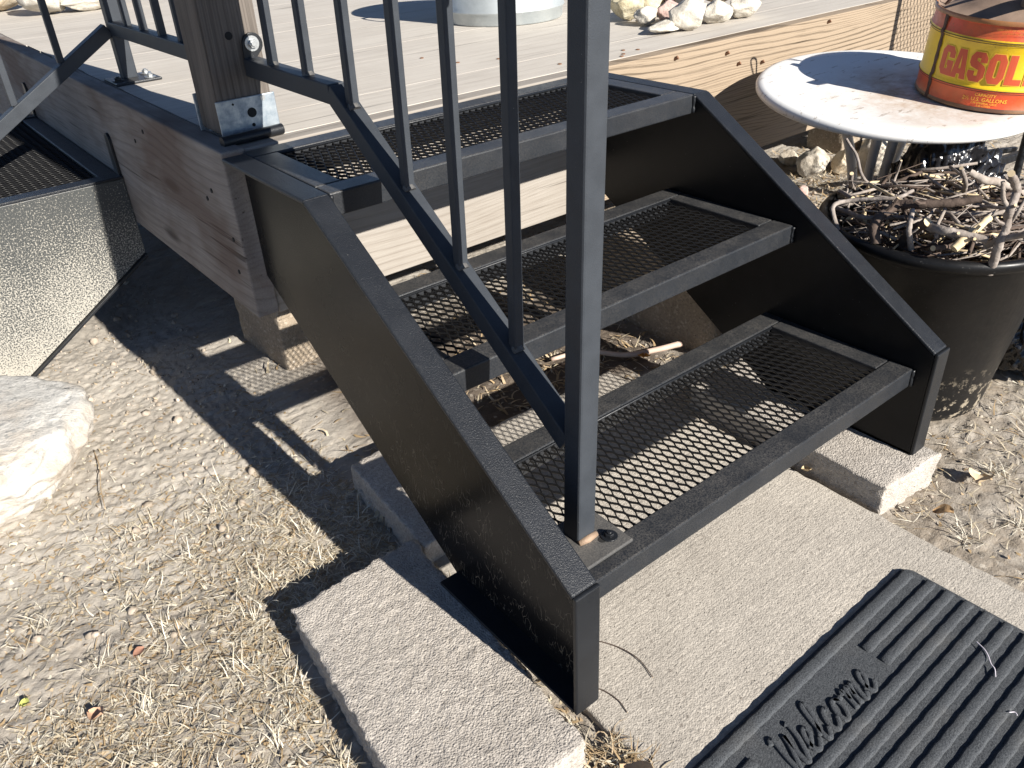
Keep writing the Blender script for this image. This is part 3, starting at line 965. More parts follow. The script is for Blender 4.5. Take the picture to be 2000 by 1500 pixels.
for x in (-0.062, -0.172, -0.280, -0.388, -0.496, -0.604):
    zb = 0.606 - 0.60 * (NX - 0.0165 - x) + 0.0145
    b2("baluster", (x, NY + 0.004, zb), (x, NY + 0.004, zb + 0.455), 0.0132, 0.0014, (0, 1, 0))
b2("newel_post", (-0.732, NY + 0.004, -0.06), (-0.732, NY + 0.004, 0.63), 0.028, 0.003, (0, 1, 0))

# ------------------------------------------------------------------ door mat
mat_ = thing("door_mat", (0.22, -0.37, -0.045), "dark ribbed rubber door mat with raised Welcome on the slab", "door mat")
MX0, MX1, MY1, MY0 = -0.08, 0.521, -0.138, -0.60
g = G()
rc = 0.018
poly = []
for cx, cy, a0 in ((MX1 - rc, MY1 - rc, 0), (MX0 + rc, MY1 - rc, 90), (MX0 + rc, MY0 + rc, 180), (MX1 - rc, MY0 + rc, 270)):
    for a in range(a0, a0 + 91, 15):
        poly.append((cx + rc * math.cos(R(a)), cy + rc * math.sin(R(a))))
g.prism(poly, 'z', -0.0448, -0.0405)
g.build("mat_base", MATR, mat_, bevel=0.0012)


def soft_strip(g, pts, w, h, z0, n=6):
    """raised rounded strip along xy points"""
    pts = [Vector((p[0], p[1], 0)) for p in pts]
    prof = [(-1, 0), (-0.92, 0.7), (-0.6, 1.0), (0.6, 1.0), (0.92, 0.7), (1, 0)]
    b = len(g.v)
    N = len(pts)
    for i, p in enumerate(pts):
        d = (pts[min(i + 1, N - 1)] - pts[max(i - 1, 0)]).normalized()
        s = Vector((-d.y, d.x, 0))
        k = 1.0
        for a, zz in prof:
            q = p + s * a * w / 2 * k
            g.v.append((q.x, q.y, z0 + zz * h))
    m_ = len(prof)
    for i in range(N - 1):
        for j in range(m_ - 1):
            a = b + i * m_ + j
            g.f.append((a, a + m_, a + m_ + 1, a + 1)); g.mi.append(0)
    g.f.append(tuple(b + j for j in range(m_))); g.mi.append(0)
    e = b + (N - 1) * m_
    g.f.append(tuple(e + j for j in range(m_))[::-1]); g.mi.append(0)


def seq(a, b, n):
    return [tuple(np.array(a) + (np.array(b) - np.array(a)) * i / n) for i in range(n + 1)]


def wob(pts, amp=0.0005):
    return [(p[0], p[1] + amp * math.sin(p[0] * 210 + p[1] * 900) + rnd.uniform(-amp, amp) * 0.5) for p in pts]


g = G(); soft_strip(g, wob(seq((MX0 + 0.012, -0.1505), (MX1 - 0.012, -0.1505), 60)), 0.017, 0.0036, -0.0405); g.build("border", MATR, mat_, smooth=True)
for k in range(16):
    y = -0.1815 - 0.0262 * k
    if y < MY0 + 0.02:
        break
    spans = [(MX0 + 0.01, 0.100), (0.339, MX1 - 0.006)] if k < 2 else [(MX0 + 0.01, MX1 - 0.006)]
    for a, b in spans:
        g = G(); soft_strip(g, wob(seq((a, y), (b, y), max(8, int((b - a) / 0.01)))), 0.0140, 0.0036, -0.0405)
        g.build("rib", MATR, mat_, smooth=True)

# Welcome in raised script: strokes in a unit frame (x right, y up, height about 1), sheared to a slant
WEL = {
    'W': [[(0.02, 0.88), (0.07, 0.98), (0.14, 0.93), (0.15, 0.65), (0.17, 0.28), (0.24, 0.04), (0.34, 0.30), (0.42, 0.62), (0.44, 0.82), (0.45, 0.45), (0.49, 0.12), (0.56, 0.02), (0.66, 0.28), (0.73, 0.62), (0.72, 0.92), (0.66, 1.02)]],
    'e': [[(0.0, 0.18), (0.12, 0.28), (0.24, 0.45), (0.22, 0.60), (0.13, 0.60), (0.06, 0.42), (0.07, 0.16), (0.17, 0.03), (0.30, 0.12), (0.36, 0.22)]],
    'l': [[(0.0, 0.22), (0.14, 0.50), (0.23, 0.85), (0.20, 1.05), (0.11, 0.98), (0.08, 0.60), (0.10, 0.16), (0.18, 0.03), (0.28, 0.14), (0.33, 0.24)]],
    'c': [[(0.27, 0.50), (0.20, 0.60), (0.10, 0.54), (0.04, 0.34), (0.07, 0.12), (0.17, 0.03), (0.29, 0.14), (0.35, 0.26)]],
    'o': [[(0.20, 0.58), (0.10, 0.56), (0.03, 0.34), (0.08, 0.08), (0.19, 0.04), (0.29, 0.24), (0.28, 0.48), (0.20, 0.58), (0.30, 0.50), (0.42, 0.52)]],
    'm': [[(0.02, 0.50), (0.08, 0.60), (0.12, 0.40), (0.12, 0.03)], [(0.12, 0.30), (0.22, 0.56), (0.30, 0.52), (0.31, 0.03)], [(0.31, 0.30), (0.41, 0.56), (0.49, 0.50), (0.49, 0.14), (0.54, 0.03), (0.64, 0.16)]],
}
g = G()
wx, H_, S_ = 0.118, 0.047, 0.047
for ch, adv in (('W', 0.80), ('e', 0.42), ('l', 0.36), ('c', 0.38), ('o', 0.46), ('m', 0.68), ('e', 0.40)):
    for st in WEL[ch]:
        pts = catmull([(x + 0.28 * y, y, 0) for x, y in st], 6)
        soft_strip(g, [(wx + p.x * S_ * 1.12, -0.2235 + p.y * H_) for p in pts], 0.0070, 0.0032, -0.0405)
    wx += adv * S_ * 1.12
o = g.build("lettering", MATR, mat_, smooth=True)
o["label"] = "raised script reading Welcome"
for pts in ([(0.452, -0.272), (0.447, -0.284), (0.440, -0.292), (0.430, -0.300), (0.426, -0.306), (0.415, -0.312)], [(0.375, -0.345), (0.380, -0.349), (0.378, -0.353)]):
    G().tube(catmull([(a, b, -0.0352) for a, b in pts], 4), 0.0007, 5).build("lint_thread", mat_plain("lint", (0.6, 0.55, 0.6), 0.9), mat_)

mat_.rotation_euler = (0, 0, 0.021)
mat_.location.y -= 0.004

# ------------------------------------------------------------------ round table
a_, b_ = 0.04, 0.077
nrm = Vector((-a_, -b_, 1)).normalized()
qrot = Vector((0, 0, 1)).rotation_difference(nrm)
TC = Vector((1.287, 0.412, 0.43))
base_t = TC - nrm * 0.485
tab = thing("round_table", base_t, "small round white enamel table with stained top, standing behind the black bin", "table", rot=qrot)
RT = 0.285
g = G().lathe([(0.001, 0.4835), (RT - 0.055, 0.4835), (RT - 0.048, 0.4848), (RT - 0.014, 0.485), (RT - 0.005, 0.4825), (RT, 0.476), (RT - 0.001, 0.468), (RT - 0.006, 0.463), (RT - 0.012, 0.461), (RT - 0.016, 0.464), (RT - 0.02, 0.474), (0.001, 0.4775)], 96)
g.v = [(x, y, z - 0) for x, y, z in g.v]
o = g.build("tabletop", ENAMEL, tab, smooth=True)
smooth_by_angle(o, 60)
for k, ang in enumerate((-60, 6, 150)):
    for dl in ((-0.013, 0.013) if k == 1 else (0.0,)):
        a = R(203 + ang)
        rad = Vector((math.cos(a), math.sin(a), 0)); tan = Vector((-math.sin(a), math.cos(a), 0))
        pr = [(0.115, 0.474), (0.098, 0.42), (0.066, 0.34), (0.046, 0.26), (0.052, 0.18), (0.10, 0.09), (0.19, 0.02), (0.215, 0.004)]
        pts = catmull([rad * r + tan * dl * (1.2 if z > 0.3 else 1) + Vector((0, 0, z)) for r, z in pr], 5)
        G().tube(pts, 0.0105, 12).build("leg", ENAMEL, tab, smooth=True)
ring = [Vector((0.05 * math.cos(R(a)), 0.05 * math.sin(R(a)), 0.25)) for a in range(0, 361, 15)]
G().tube(ring, 0.006, 8, cap=False).build("leg_ring", ENAMEL, tab, smooth=True)

# ------------------------------------------------------------------ fuel can
CC = Vector((1.377, 0.2615, 0))
CC.z = TC.z + a_ * (CC.x - TC.x) + b_ * (CC.y - TC.y)
can = thing("gasoline_can", CC + nrm * 0.0006, "worn yellow and red round metal gasoline can on the white table", "fuel can", rot=qrot)
RC, HC = 0.1405, 0.163
prof = [(RC - 0.003, 0.0), (RC + 0.0012, 0.002), (RC + 0.0012, 0.0065), (RC - 0.0005, 0.009), (RC, 0.036), (RC + 0.0022, 0.0415), (RC, 0.0465), (RC - 0.0008, 0.048), (RC - 0.0008, 0.120), (RC, 0.1215), (RC + 0.0022, 0.1265), (RC, 0.1315), (RC - 0.001, 0.134), (RC - 0.003, 0.1535), (RC + 0.0015, 0.155), (RC + 0.002, HC - 0.003), (RC, HC), (RC - 0.003, HC - 0.001)]


def dent(a, z):
    f = math.exp(-((a - R(224)) / 0.30) ** 2) * math.exp(-((z - 0.148) / 0.016) ** 2)
    return 1 - 0.035 * f + 0.0015 * math.sin(3 * a + 1)


o = G().lathe(prof, 120, wob=dent).build("can_body", CANPAINT, can, smooth=True); smooth_by_angle(o, 50)
o = G().lathe([(RC - 0.003, HC - 0.001), (RC - 0.005, HC - 0.006), (RC - 0.016, HC - 0.010), (RC - 0.05, HC + 0.006), (0.05, HC + 0.024), (0.03, HC + 0.026), (0.001, HC + 0.026)], 72).build("can_top", CANTOP, can, smooth=True)
A0 = R(202.2)


def cyl(phi, z, off=0.0):
    a = A0 + phi
    return Vector(((RC + off) * math.cos(a), (RC + off) * math.sin(a), z))


o = G().lathe([(0.026, HC + 0.024), (0.026, HC + 0.05), (0.024, HC + 0.052), (0.001, HC + 0.052)], 32).build("filler_cap", CANSEAM, can, smooth=True); smooth_by_angle(o)
spt = catmull([(-0.05, -0.04, HC + 0.008), (-0.065, -0.05, HC + 0.03), (-0.10, -0.08, HC + 0.055), (-0.15, -0.10, HC + 0.075)], 6)
o = G().tube(spt, [0.016 - 0.0004 * i for i in range(len(spt))], 14).build("spout", CANTOP, can, smooth=True)
hp = catmull([cyl(R(-95), HC - 0.004, 0.004), cyl(R(-92), HC + 0.06, -0.01), cyl(R(-60), HC + 0.11, -0.07) * 1.0, cyl(R(60), HC + 0.11, -0.07), cyl(R(82), HC + 0.06, -0.01), cyl(R(85), HC - 0.004, 0.004)], 8)
G().tube(hp, 0.0026, 8).build("bail_handle", CANSEAM, can, smooth=True)
hp = catmull([(0.02, -0.12, HC + 0.002), (0.0, -0.09, HC + 0.045), (-0.05, 0.0, HC + 0.058), (-0.07, 0.07, HC + 0.04), (-0.075, 0.10, HC + 0.0)], 6)
g = G()
for p, q in zip(hp[:-1], hp[1:]):
    g.bar(p, q, 0.016, 0.004)
g.build("carry_strap", CANSEAM, can)
# upright side seam
g = G()
vs = []
for z in np.linspace(0.003, 0.156, 40):
    w_ = R(1.75) * (1 + 0.2 * math.sin(z * 260))
    bul = 0.0022 if (abs(z - 0.0415) < 0.005 or abs(z - 0.1265) < 0.005) else 0.0
    for ph in (-w_, -w_ * 0.6, w_ * 0.6, w_):
        vs.append(cyl(R(-51.5) + ph, z, (0.0006 if abs(ph) > w_ * 0.8 else 0.0026) + bul))
g.add(vs, [(i * 4 + j, i * 4 + j + 1, i * 4 + j + 5, i * 4 + j + 4) for i in range(39) for j in range(3)])
g.build("side_seam", CANSEAM, can)
for zc, hw in ((0.0415, 0.0007), (0.0375, 0.0004), (0.1265, 0.0007), (0.1225, 0.0005)):
    off = 0.0024 if abs(zc - 0.0415) < 0.001 or abs(zc - 0.1265) < 0.001 else 0.0013
    o = G().lathe([(RC + off, zc - hw), (RC + off + 0.0003, zc), (RC + off, zc + hw)], 120, wob=dent).build("bead_line", CANSEAM, can, smooth=True)

# block capitals, chamfered like the print; unit cell 0..1 x 0..1, faces as polygons with counters by bridging
def octo(x0, x1, y0, y1, c):
    return [(x0 + c, y0), (x1 - c, y0), (x1, y0 + c), (x1, y1 - c), (x1 - c, y1), (x0 + c, y1), (x0, y1 - c), (x0, y0 + c)]


def ring_quads(o_, i_):
    n = len(o_)
    return [[o_[k], o_[(k + 1) % n], i_[(k + 1) % n], i_[k]] for k in range(n)]


LT = {
    'G': [[(0.22, 0), (0.0, 0.18), (0.0, 0.82), (0.22, 1.0), (0.40, 1.0), (0.40, 0.78), (0.40, 0.22), (0.40, 0.0)], [(0.40, 0.78), (0.40, 1.0), (0.78, 1.0), (1.0, 0.82), (1.0, 0.62), (0.60, 0.62), (0.60, 0.78)], [(0.40, 0.0), (0.40, 0.22), (0.60, 0.22), (0.60, 0.0)], [(0.60, 0.0), (0.60, 0.34), (0.52, 0.34), (0.52, 0.52), (1.0, 0.52), (1.0, 0.0), (0.86, 0.0)]],
    'A': [[(0, 0), (0.26, 1.0), (0.50, 1.0), (0.50, 0.82), (0.38, 0)], [(0.50, 0.82), (0.50, 1.0), (0.74, 1.0), (1.0, 0), (0.62, 0)], [(0.40, 0.16), (0.43, 0.34), (0.57, 0.34), (0.60, 0.16)]],
    'S': [[(0, 0.36), (0, 0.18), (0.22, 0), (0.40, 0), (0.60, 0), (0.60, 0.2), (0.40, 0.2), (0.40, 0.36)], [(0.60, 0), (0.78, 0), (1, 0.18), (1, 0.46), (0.60, 0.46), (0.60, 0.2)], [(1, 0.46), (0.88, 0.56), (0.40, 0.72), (0, 0.62), (0.12, 0.50), (0.60, 0.40)], [(0, 0.60), (0, 0.82), (0.22, 1), (0.40, 1), (0.40, 0.60)], [(0.40, 0.80), (0.40, 1), (0.78, 1), (1, 0.82), (1, 0.66), (0.60, 0.66), (0.60, 0.80)]],
    'O': ring_quads(octo(0, 1, 0, 1, 0.22), octo(0.40, 0.60, 0.2, 0.8, 0.04)),
    'L': [[(0, 0), (0, 1), (0.42, 1), (0.42, 0.2), (0.42, 0)], [(0.42, 0), (0.42, 0.2), (0.92, 0.2), (0.92, 0)]],
    'I': [[(0.25, 0), (0.25, 1), (0.70, 1), (0.70, 0)]],
    'N': [[(0, 0), (0, 1), (0.38, 1), (0.38, 0)], [(0.62, 0), (0.62, 1), (1, 1), (1, 0)], [(0.30, 1), (0.40, 1), (0.70, 0), (0.60, 0)]],
    'E': [[(0, 0), (0, 1), (0.42, 1), (0.42, 0)], [(0.42, 0), (0.42, 0.2), (0.95, 0.2), (0.95, 0)], [(0.42, 0.8), (0.42, 1), (0.95, 1), (0.95, 0.8)], [(0.42, 0.41), (0.42, 0.6), (0.82, 0.6), (0.82, 0.41)]],
}


def letter_geo(g, polys, phi0, phi1, z0, z1, off, grow=0.0):
    for poly in polys:
        cx = sum(p[0] for p in poly) / len(poly); cy = sum(p[1] for p in poly) / len(poly)
        bm = bmesh.new()
        f = bm.faces.new([bm.verts.new((p[0], p[1], 0)) for p in poly])
        bmesh.ops.triangulate(bm, faces=[f])
        bmesh.ops.subdivide_edges(bm, edges=[e for e in bm.edges if e.calc_length() > 0.3], cuts=1)
        bmesh.ops.triangulate(bm, faces=list(bm.faces))
        bm.verts.index_update()
        vs = []
        for v in bm.verts:
            x, y = v.co.x, v.co.y
            if grow:
                x = 0.5 + (x - 0.5) * 1 + (grow if x > cx else -grow); y = y + (grow * 0.6 if y > cy else -grow * 0.6)
            vs.append(cyl(phi0 + (phi1 - phi0) * x, z0 + (z1 - z0) * y, off))
        g.add(vs, [tuple(w.index for w in fc.verts) for fc in bm.faces])
        bm.free()


g1, g2 = G(), G()
for ch, ph in zip("GASOLINE", (-39.5, -27.5, -14.5, -1.0, 12.5, 22.5, 32.5, 46.5)):
    w_ = 12.2
    letter_geo(g1, LT[ch], R(ph - w_ / 2), R(ph + w_ / 2), 0.0535, 0.1065, 0.0004)
    letter_geo(g2, LT[ch], R(ph - w_ / 2), R(ph + w_ / 2), 0.0535, 0.1065, 0.0001, 0.045)
g2.build("letter_outline", CANYEL, can)
o = g1.build("lettering", CANRED, can); o["label"] = "red block capitals reading GASOLINE"


def text_on_can(body, phi, z, size, mat, name="lettering"):
    cu = bpy.data.curves.new("txt", 'FONT')
    cu.body = body; cu.size = size; cu.align_x = 'CENTER'; cu.resolution_u = 2
    ob = bpy.data.objects.new("txt", cu)
    COL.objects.link(ob)
    bpy.context.view_layer.update()
    me = bpy.data.meshes.new_from_object(ob.evaluated_get(bpy.context.evaluated_depsgraph_get()))
    g = G()
    vs = [cyl(phi + v.co.x / RC, z + v.co.y, 0.0006) for v in me.vertices]
    g.add(vs, [tuple(p.vertices) for p in me.polygons])
    bpy.data.objects.remove(ob); bpy.data.meshes.remove(me); bpy.data.curves.remove(cu)
    o = g.build(name, mat, can)
    o["label"] = "printed words reading " + body
    return o


text_on_can("CAPACITY", R(-3), 0.0290, 0.0078, CANYEL)
text_on_can("2\u00bd U.S. GALLONS", R(-3), 0.0200, 0.0098, CANYEL)
text_on_can("2.08 IMPERIAL GALS.", R(-2.5), 0.0148, 0.0052, CANYEL)
text_on_can("9.46 LITRES", R(-2.5), 0.0100, 0.0050, CANYEL)
text_on_can("KEEP OUT OF REACH OF CHILDREN", R(8), 0.1465, 0.0050, CANFAINT)
text_on_can("DO NOT STORE NEAR FLAME", R(8), 0.1410, 0.0046, CANFAINT)

# ------------------------------------------------------------------ galvanized tub and rocks on the deck
tub = thing("galvanized_tub", (1.085, 1.475, 0.504), "galvanized steel washtub standing on the deck", "tub")
tc = (1.085, 1.475, 0.504)
o = G().lathe([(0.001, 0.002), (0.150, 0.002), (0.160, 0.0), (0.163, 0.004), (0.164, 0.026), (0.1685, 0.030), (0.169, 0.033), (0.1655, 0.038), (0.186, 0.20), (0.192, 0.205), (0.194, 0.211), (0.190, 0.215), (0.185, 0.211), (0.183, 0.20), (0.160, 0.03), (0.001, 0.03)], 80, tc).build("tub_body", TUBZ, tub, smooth=True)
smooth_by_angle(o, 50)
for s in (-1, 1):
    hp = [(tc[0] + s * 0.187, tc[1] - 0.05, tc[2] + 0.16), (tc[0] + s * 0.215, tc[1] - 0.045, tc[2] + 0.165), (tc[0] + s * 0.215, tc[1] + 0.045, tc[2] + 0.165), (tc[0] + s * 0.187, tc[1] + 0.05, tc[2] + 0.16)]
    G().tube(catmull(hp, 5), 0.004, 8).build("handle", TUBZ, tub, smooth=True)


def rock(name, c, size, seed, mat, label, cat="rock", group=None, flat=0.0, sub=4, sharp=1.0, rotz=0.0):
    rr = random.Random(seed)
    bm = bmesh.new()
    bmesh.ops.create_icosphere(bm, subdivisions=sub, radius=1.0)
    planes = []
    for _ in range(13):
        n = Vector((rr.gauss(0, 1), rr.gauss(0, 1), rr.gauss(0, 1))).normalized()
        planes.append((n, rr.uniform(0.62, 0.9)))
    for v in bm.verts:
        p = v.co.copy()
        for n, d in planes:
            t = p.dot(n) - d
            if t > 0:
                p -= n * t * 0.92 * sharp
        q = p * 2.1 + Vector((seed * 3.1, 0, 0))
        p *= 1 + 0.10 * mnoise.noise(q) + 0.05 * mnoise.noise(q * 3.1) + 0.022 * mnoise.noise(q * 8)
        v.co = p
    rot = Matrix.Rotation(rotz or rr.uniform(0, 6), 3, 'Z') @ Matrix.Rotation(rr.uniform(-0.3, 0.3), 3, 'X')
    lo = min(v.co.z for v in bm.verts); hi = max(v.co.z for v in bm.verts)
    for v in bm.verts:
        p = v.co
        if flat and p.z > flat:
            p.z = flat + (p.z - flat) * 0.25
        v.co = Vector((p.x * size[0] / 1.7, p.y * size[1] / 1.7, p.z * size[2] / 1.7))
    me = bpy.data.meshes.new(name)
    for v in bm.verts:
        v.co = Matrix.Rotation(rotz, 3, 'Z') @ v.co
    zmin = min(v.co.z for v in bm.verts)
    for v in bm.verts:
        v.co.z -= zmin
    bm.to_mesh(me); bm.free()
    me.materials.append(mat)
    me.polygons.foreach_set("use_smooth", [True] * len(me.polygons))
    o = bpy.data.objects.new(name, me)
    COL.objects.link(o)
    o.location = c
    return tag(o, label, cat, group)


GR = "rocks piled on the deck"
Z = 0.503
rock("rock", (1.225, 1.14, Z), (0.078, 0.07, 0.07), 21, ROCKY, "yellowish upright rock at the left end of the deck pile", group=GR)
rock("rock", (1.32, 1.15, Z + 0.0), (0.085, 0.07, 0.068), 22, ROCKY, "pale yellow rock at the back of the pile, left of the pink one", group=GR)
rock("rock", (1.385, 1.11, Z + 0.012), (0.085, 0.07, 0.066), 23, ROCKP, "dusky pink rock in the middle of the deck pile", group=GR)
rock("rock", (1.205, 1.05, Z), (0.072, 0.05, 0.036), 24, ROCKW, "small white rock in front of the yellowish upright one", group=GR)
rock("rock", (1.150, 0.938, Z), (0.092, 0.05, 0.03), 25, ROCKW, "low flat white rock lying nearest the deck edge", group=GR)
rock("rock", (1.212, 0.915, Z), (0.100, 0.075, 0.066), 26, ROCKW, "largest grey-white rock in the front of the deck pile", group=GR)
rock("rock", (1.270, 1.035, Z), (0.06, 0.06, 0.05), 27, ROCKP, "small pinkish grey rock behind the largest white one", group=GR)
rock("rock", (1.455, 1.01, Z + 0.028), (0.125, 0.07, 0.045), 28, ROCKT, "cream and tan rock lying on top at the right of the pile", group=GR)
rock("rock", (1.330, 0.935, Z), (0.088, 0.07, 0.05), 29, ROCKW, "pale rock low at the right front of the pile, by the largest one", group=GR)
rock("rock", (1.425, 0.925, Z), (0.09, 0.06, 0.05), 30, ROCKW, "white rock at the right end of the deck pile", group=GR)
rock("rock", (1.44, 1.12, Z + 0.01), (0.085, 0.07, 0.06), 31, ROCKT, "orange tan rock at the back right of the pile", group=GR)
rock("rock", (1.36, 1.05, Z), (0.08, 0.07, 0.06), 32, ROCKG, "grey rock buried in the middle of the pile", group=GR)
GF = "rocks far back on the deck by the left railing"
rock("rock", (0.235, 2.95, Z), (0.15, 0.12, 0.13), 33, ROCKW, "white craggy rock far back on the deck behind the sloping rail", group=GF)
rock("rock", (0.36, 2.92, Z), (0.17, 0.10, 0.05), 34, ROCKW, "flat white rock far back on the deck", group=GF)
rock("rock", (0.40, 3.0, Z), (0.24, 0.10, 0.11), 35, ROCKT, "brown slab rock far back on the deck behind the flat white one", group=GF)
rock("rock", (0.13, 3.25, Z), (0.22, 0.16, 0.16), 36, ROCKT, "big tan rock at the far left of the deck", group=GF)
GU = "stones on the ground under the deck edge"
rock("stone", (1.985, 1.00, gh(1.985, 1.0) - 0.01), (0.105, 0.09, 0.09), 41, ROCKG, "rounded tan stone with mesh shadow, left of the table legs", "stone", GU)
rock("stone", (2.07, 0.95, gh(2.07, .95) - 0.01), (0.06, 0.06, 0.085), 42, ROCKT, "narrow brown stone just left of the table legs", "stone", GU)
rock("stone", (2.13, 0.88, gh(2.13, .88) - 0.01), (0.09, 0.08, 0.12), 43, ROCKG, "tall pale stone seen between the table legs", "stone", GU)
rock("stone", (2.36, 1.01, gh(2.36, 1.01) - 0.01), (0.12, 0.09, 0.06), 44, ROCKW, "white stone furthest back between the table legs", "stone", GU)
rock("stone", (1.80, 0.92, gh(1.8, .92) - 0.01), (0.055, 0.05, 0.035), 45, ROCKP, "small reddish stone in the litter by the stair top", "stone", GU)
rock("stone", (2.12, 0.70, gh(2.12, .7) - 0.01), (0.16, 0.12, 0.07), 46, ROCKW, "flat pale stone right of the table legs", "stone", GU)
rock("stone", (2.02, 1.12, gh(2.02, 1.12) - 0.01), (0.07, 0.06, 0.05), 47, ROCKG, "small grey stone behind the rounded tan one", "stone", GU)

# big white boulder by the left stairs
bo = rock("boulder", (-0.530, 1.095, -0.085), (0.42, 0.40, 0.190), 63, GRANITE, "big flat-topped white boulder on the dirt near the left stairs", "boulder", flat=0.30, sub=6, sharp=0.45, rotz=0.4)

# ------------------------------------------------------------------ black bin with cut branches
BC = (0.985, 0.128)
bin_ = thing("plastic_bin", (BC[0], BC[1], -0.05), "round black plastic bin full of cut branches beside the stairs", "bin")


def binwob(a, z):
    k = max(0.0, (z - 0.0) / 0.35)
    return 1 + 0.025 * k * math.sin(2 * a + 0.9) + 0.012 * k * math.sin(3 * a + 2)


o = G().lathe([(0.001, 0.004), (0.120, 0.004), (0.130, 0.001), (0.137, 0.008), (0.140, 0.02), (0.190, 0.322), (0.199, 0.327), (0.206, 0.334), (0.2075, 0.343), (0.203, 0.350), (0.196, 0.3505), (0.192, 0.345), (0.188, 0.33), (0.180, 0.28), (0.137, 0.02), (0.001, 0.014)], 96, (BC[0], BC[1], -0.05), wob=binwob).build("bin_body", BINP, bin_, smooth=True)
smooth_by_angle(o, 60)
g = G().lathe([(0.0005, 0.235), (0.172, 0.225)], 40, (BC[0], BC[1], -0.05), wob=binwob)
g.build("packed_debris", LITTER, bin_)
TW = [
    (0.004, [(1.034, 0.257, 0.2), (1.034, 0.257, 0.26), (1.022, 0.265, 0.288), (0.993, 0.27, 0.316), (0.96, 0.276, 0.344), (0.977, 0.303, 0.372), (0.972, 0.326, 0.4)], "thin pale crooked stick rising highest at the back of the bin", 0),
    (0.0105, [(0.79, 0.14, 0.30), (0.801, 0.154, 0.327), (0.829, 0.151, 0.343), (0.852, 0.143, 0.35), (0.859, 0.109, 0.357), (0.885, 0.069, 0.363), (0.907, 0.042, 0.37)], "thick dark branch lying across the middle of the bin with a pale cut end", 1),
    (0.0105, [(1.117, 0.03, 0.3), (1.138, 0.061, 0.312), (1.123, 0.072, 0.323), (1.104, 0.085, 0.335), (1.075, 0.092, 0.347), (1.038, 0.097, 0.358), (1.022, 0.116, 0.37)], "thick pale grey branch with a cut end over the back of the bin", 0),
    (0.0085, [(0.85, -0.02, 0.28), (0.828, -0.03, 0.339), (0.833, -0.032, 0.357), (0.834, -0.029, 0.376), (0.826, -0.033, 0.394), (0.847, -0.027, 0.413), (0.828, -0.028, 0.431), (0.805, -0.028, 0.45)], "wavy upright branch at the right front of the bin", 0),
    (0.0045, [(0.826, -0.03, 0.393), (0.822, -0.022, 0.405), (0.815, -0.02, 0.42), (0.81, -0.018, 0.435)], "short side shoot forking from the wavy upright branch", 0),
    (0.0055, [(1.084, 0.141, 0.28), (1.035, 0.123, 0.333), (0.976, 0.1, 0.367), (0.941, 0.098, 0.4)], "straight pale stick standing up in front of the black bag", 0),
    (0.005, [(0.80, 0.215, 0.30), (0.804, 0.234, 0.335), (0.833, 0.228, 0.34), (0.845, 0.206, 0.345), (0.852, 0.183, 0.35), (0.865, 0.157, 0.355), (0.901, 0.15, 0.36)], "bent grey stick arching along the left rim of the bin", 0),
    (0.006, [(0.866, 0.26, 0.31), (0.844, 0.225, 0.317), (0.826, 0.19, 0.323), (0.823, 0.153, 0.33)], "short grey stick under the arching one at the left of the bin", 0),
    (0.006, [(0.81, 0.09, 0.30), (0.795, 0.092, 0.335), (0.818, 0.105, 0.36)], "forked upright twig in front of the thick dark branch", 0),
    (0.012, [(0.845, 0.124, 0.28), (0.827, 0.103, 0.32), (0.809, 0.073, 0.35)], "thick dark stump with a rough split end near the front rim", 1),
    (0.009, [(0.82, 0.08, 0.34), (0.803, 0.045, 0.345), (0.810, 0.022, 0.345), (0.825, -0.014, 0.34)], "grey branch with a pale cut end just inside the front rim", 0),
    (0.009, [(0.795, 0.019, 0.325), (0.821, 0.014, 0.34), (0.886, 0.015, 0.35)], "pale split piece of wood at the right of the bin", 2),
    (0.007, [(0.85, -0.005, 0.32), (0.835, -0.030, 0.343), (0.828, -0.053, 0.357), (0.819, -0.07, 0.37)], "grey branch leaning over the front rim at the right", 0),
    (0.005, [(0.859, 0.195, 0.31), (0.883, 0.153, 0.317), (0.883, 0.105, 0.323), (0.862, 0.058, 0.33)], "long thin grey stick low under the dark branch", 0),
    (0.005, [(0.934, 0.126, 0.32), (0.934, 0.084, 0.327), (0.952, 0.039, 0.333), (0.972, 0.023, 0.34)], "thin stick just behind the thick dark branch", 0),
    (0.004, [(1.013, 0.091, 0.32), (0.964, 0.047, 0.34), (0.921, 0.004, 0.36)], "slender stick sloping towards the wavy upright branch", 0),
    (0.004, [(0.954, 0.006, 0.33), (0.95, -0.001, 0.35), (0.967, -0.002, 0.37)], "thin upright twig at the far right of the bin", 0),
    (0.006, [(0.983, 0.325, 0.29), (0.921, 0.292, 0.32), (0.853, 0.227, 0.34)], "grey stick hooked over the back left rim of the bin", 0),
    (0.006, [(1.01, 0.297, 0.25), (0.993, 0.301, 0.3), (0.94, 0.284, 0.33), (0.914, 0.271, 0.36)], "bent knobbly stick by the table leg at the back of the bin", 0),
    (0.009, [(1.035, 0.29, 0.25), (0.996, 0.28, 0.3), (0.959, 0.254, 0.33)], "short brown branch stub at the back of the bin", 2),
    (0.004, [(0.93, 0.188, 0.33), (0.856, 0.136, 0.34), (0.80, 0.095, 0.34)], "dark thin twig crossing over the thick dark branch", 1),
    (0.005, [(0.996, 0.061, 0.3), (0.945, 0.028, 0.315), (0.885, -0.007, 0.33)], "stick slanting down right of the pale split wood", 0),
    (0.007, [(0.938, 0.047, 0.29), (0.846, 0.048, 0.305), (0.80, 0.052, 0.315)], "dark stick deep in the front of the bin", 1),
    (0.003, [(0.977, 0.232, 0.3), (1.025, 0.245, 0.335), (1.009, 0.233, 0.37)], "fine twig crossing below the table edge", 0),
    (0.0035, [(1.036, 0.166, 0.3), (1.081, 0.18, 0.315), (1.064, 0.169, 0.345)], "fine pale twig beside the black bag", 2),
]


